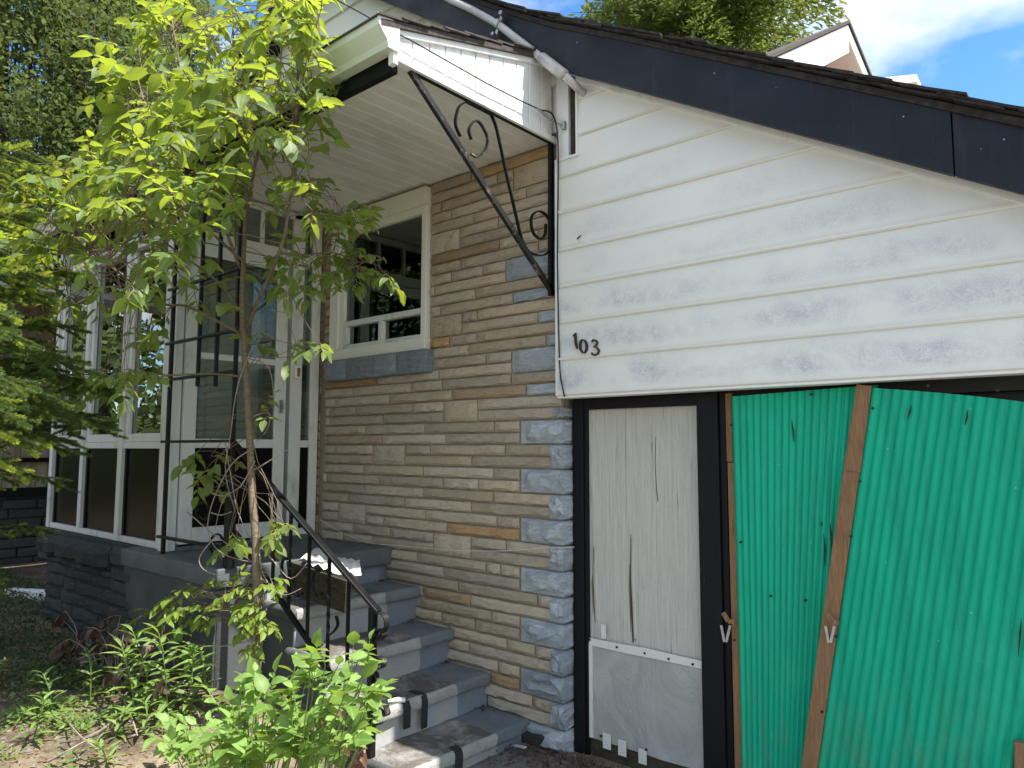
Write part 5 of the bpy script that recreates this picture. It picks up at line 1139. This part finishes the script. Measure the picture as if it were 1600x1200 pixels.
# ---- trees beyond
def far_conifer(name, label, loc, H, Rb, z0, seed, dens=1., mat='farspruce', cat='tree', group=None, size=.17, zfrom=0):
    r = random.Random(seed); t = thing(name, label, cat, loc, group); loc = Vector(loc)
    q = MB(); q.tube([loc+Vector((0,0,-.3)), loc+Vector((0,0,H*.5)), loc+Vector((0,0,H*.97))], [H*.016, H*.011, .02], 9); q.build('trunk', MAT['barkdark'], t)
    g = MB(); bw = MB(); z = z0
    while z < H:
        f_ = 1-z/H; rad = Rb*(f_**.8)+.15; nb_ = int(7+6*f_)
        for i in range(nb_):
            a = r.uniform(0, 6.283); L_ = rad*r.uniform(.65, 1.1); d = Vector((math.cos(a), math.sin(a), 0)); dr_ = r.uniform(.18, .42)
            pt = lambda u: loc+Vector((0,0,z))+d*L_*u+Vector((0,0,-dr_*L_*u*u*.8+.16*L_*u))
            bw.tube([pt(0), pt(.5), pt(1)], [.03, .02, .006], 4, False)
            for m_ in range(int((10+L_*15)*dens)):
                u = r.uniform(.12, 1)**.8; p = pt(u); sw = d.cross(Vector((0,0,1)))*r.uniform(-.42,.42)*L_*(1.05-u*.75); p = p+sw+Vector((0,0,-r.random()**2*.45-.15*sw.length))
                dd = (d*.6+sw.normalized()*.5+Vector((r.uniform(-.5,.5), r.uniform(-.5,.5), r.uniform(-.9,.25)))).normalized(); s_ = size*r.uniform(.6, 1.5); y2 = dd.cross(Vector((r.uniform(-1,1), r.uniform(-1,1), r.uniform(-1,1))))*1.0
                y2 = y2.normalized()*s_*.15
                g.add([p, p+dd*s_*.45-y2, p+dd*s_, p+dd*s_*.5+y2], [(0,1,2,3)])
        z += .34+.012*H*f_
    g.build('crown', MAT[mat], t); tag(bw.build('boughs', MAT['barkdark'], t), kind='stuff')
    return t
def far_broad(name, label, loc, H, clusters, seed, size=.13, n=260, mat='fartree', group=None, leafcol=None):
    r = random.Random(seed); t = thing(name, label, 'tree', loc, group); loc = Vector(loc)
    q = MB(); q.tube([loc+Vector((0,0,-.3)), loc+Vector((.2,.1,H*.4)), loc+Vector((-.1,0,H*.92))], [H*.010, H*.007, .02], 9); q.build('trunk', MAT['barkdark'], t)
    g = MB(); bw = MB()
    for c_ in clusters(r):
        c0 = Vector(c_[:3]); rad = c_[3]; zt_ = max(.2, min(H*.9, c0.z-rad*.8)); bw.tube([loc+Vector((0,0,zt_*.85)), loc.lerp(loc+c0, .5)+Vector((0,0,.5*(zt_-c0.z)*.2)), loc+c0], [.03, .02, .008], 4, False)
        for i in range(int(n*rad*rad)):
            v = Vector((r.gauss(0,1), r.gauss(0,1), r.gauss(0,1))).normalized()*rad*r.uniform(.25, 1.0)**.6; v.z *= .8; p = loc+c0+v
            dd = Vector((r.uniform(-1,1), r.uniform(-1,1), r.uniform(-1,.5))).normalized(); s_ = size*r.uniform(.6,1.4); y2 = dd.cross(Vector((r.uniform(-1,1), r.uniform(-1,1), r.uniform(-1,1)))).normalized()*s_*.3
            g.add([p, p+dd*s_*.5-y2, p+dd*s_, p+dd*s_*.5+y2], [(0,1,2,3)])
    g.build('crown', MAT[mat], t); tag(bw.build('boughs', MAT['barkdark'], t), kind='stuff')
def colm(H, R0, k_):
    def f(r):
        out = []
        for i in range(k_):
            z = H*(.06+.94*(i+r.random())/k_); rr = R0*(1.1-.75*(z/H)**2); a = r.uniform(0, 6.283); d = rr*math.sqrt(r.random())*.8; out.append((math.cos(a)*d, math.sin(a)*d, z, r.uniform(.55, .95)))
        return out
    return f
def at(px_, dist): d = ray(px_, 600); d.z = 0; d.normalize(); p = d*dist; return (p.x, p.y, gz(p.x, p.y))
far_conifer('conifer_tree', 'tall bright spruce rising behind the right roof slope', at(1082, 19), 19.8, 7.0, 2.0, 5, 11, size=.17)
for i, (px_, ds_, H, R0, k_, lb) in enumerate(((-40,17,17,2.0,30,'tall tree at the far left edge behind the spruce'),(85,16,17.5,1.7,30,'tall tree second from the left with sky gaps beside it'),(195,17.5,18,1.6,30,'tall dark tree just left of the sapling leaves'),(275,23,15,1.9,24,'farther tree half hidden behind the sapling crown'))):
    far_broad('tall_tree', lb, at(px_, ds_), H, colm(H, R0, k_*2), 40+i, .105, 1150, group='tall trees beyond the yard')
for i, (x_, y_, H, lb) in enumerate(((-17,-2.0,9,'street tree mirrored in the left porch pane'),(-13,-5.5,8,'street tree mirrored in the middle porch pane'),(-19,-9,10,'street tree mirrored in the house window'))):
    far_broad('street_tree', lb, (x_, y_, 0), H, colm(H, 3.2, 60), 70+i, .26, 230, group='street trees across from the house')

far_hedge = MB(); r = random.Random(12)
for i in range(9000):
    p = Vector((-24+r.gauss(0,.8), r.uniform(-26, 3), abs(r.gauss(0, 1.6)))); dd = Vector((r.uniform(-1,1), r.uniform(-1,1), r.uniform(-1,.6))).normalized(); s_ = r.uniform(.3,.6); y2 = dd.cross(Vector((r.uniform(-1,1), r.uniform(-1,1), r.uniform(-1,1)))).normalized()*s_*.35
    far_hedge.add([p, p+dd*s_*.5-y2, p+dd*s_, p+dd*s_*.5+y2], [(0,1,2,3)])
tag(far_hedge.build('far_hedge', MAT['fartree']), 'far hedge across the street mirrored low in the porch glass', 'hedge', kind='stuff')
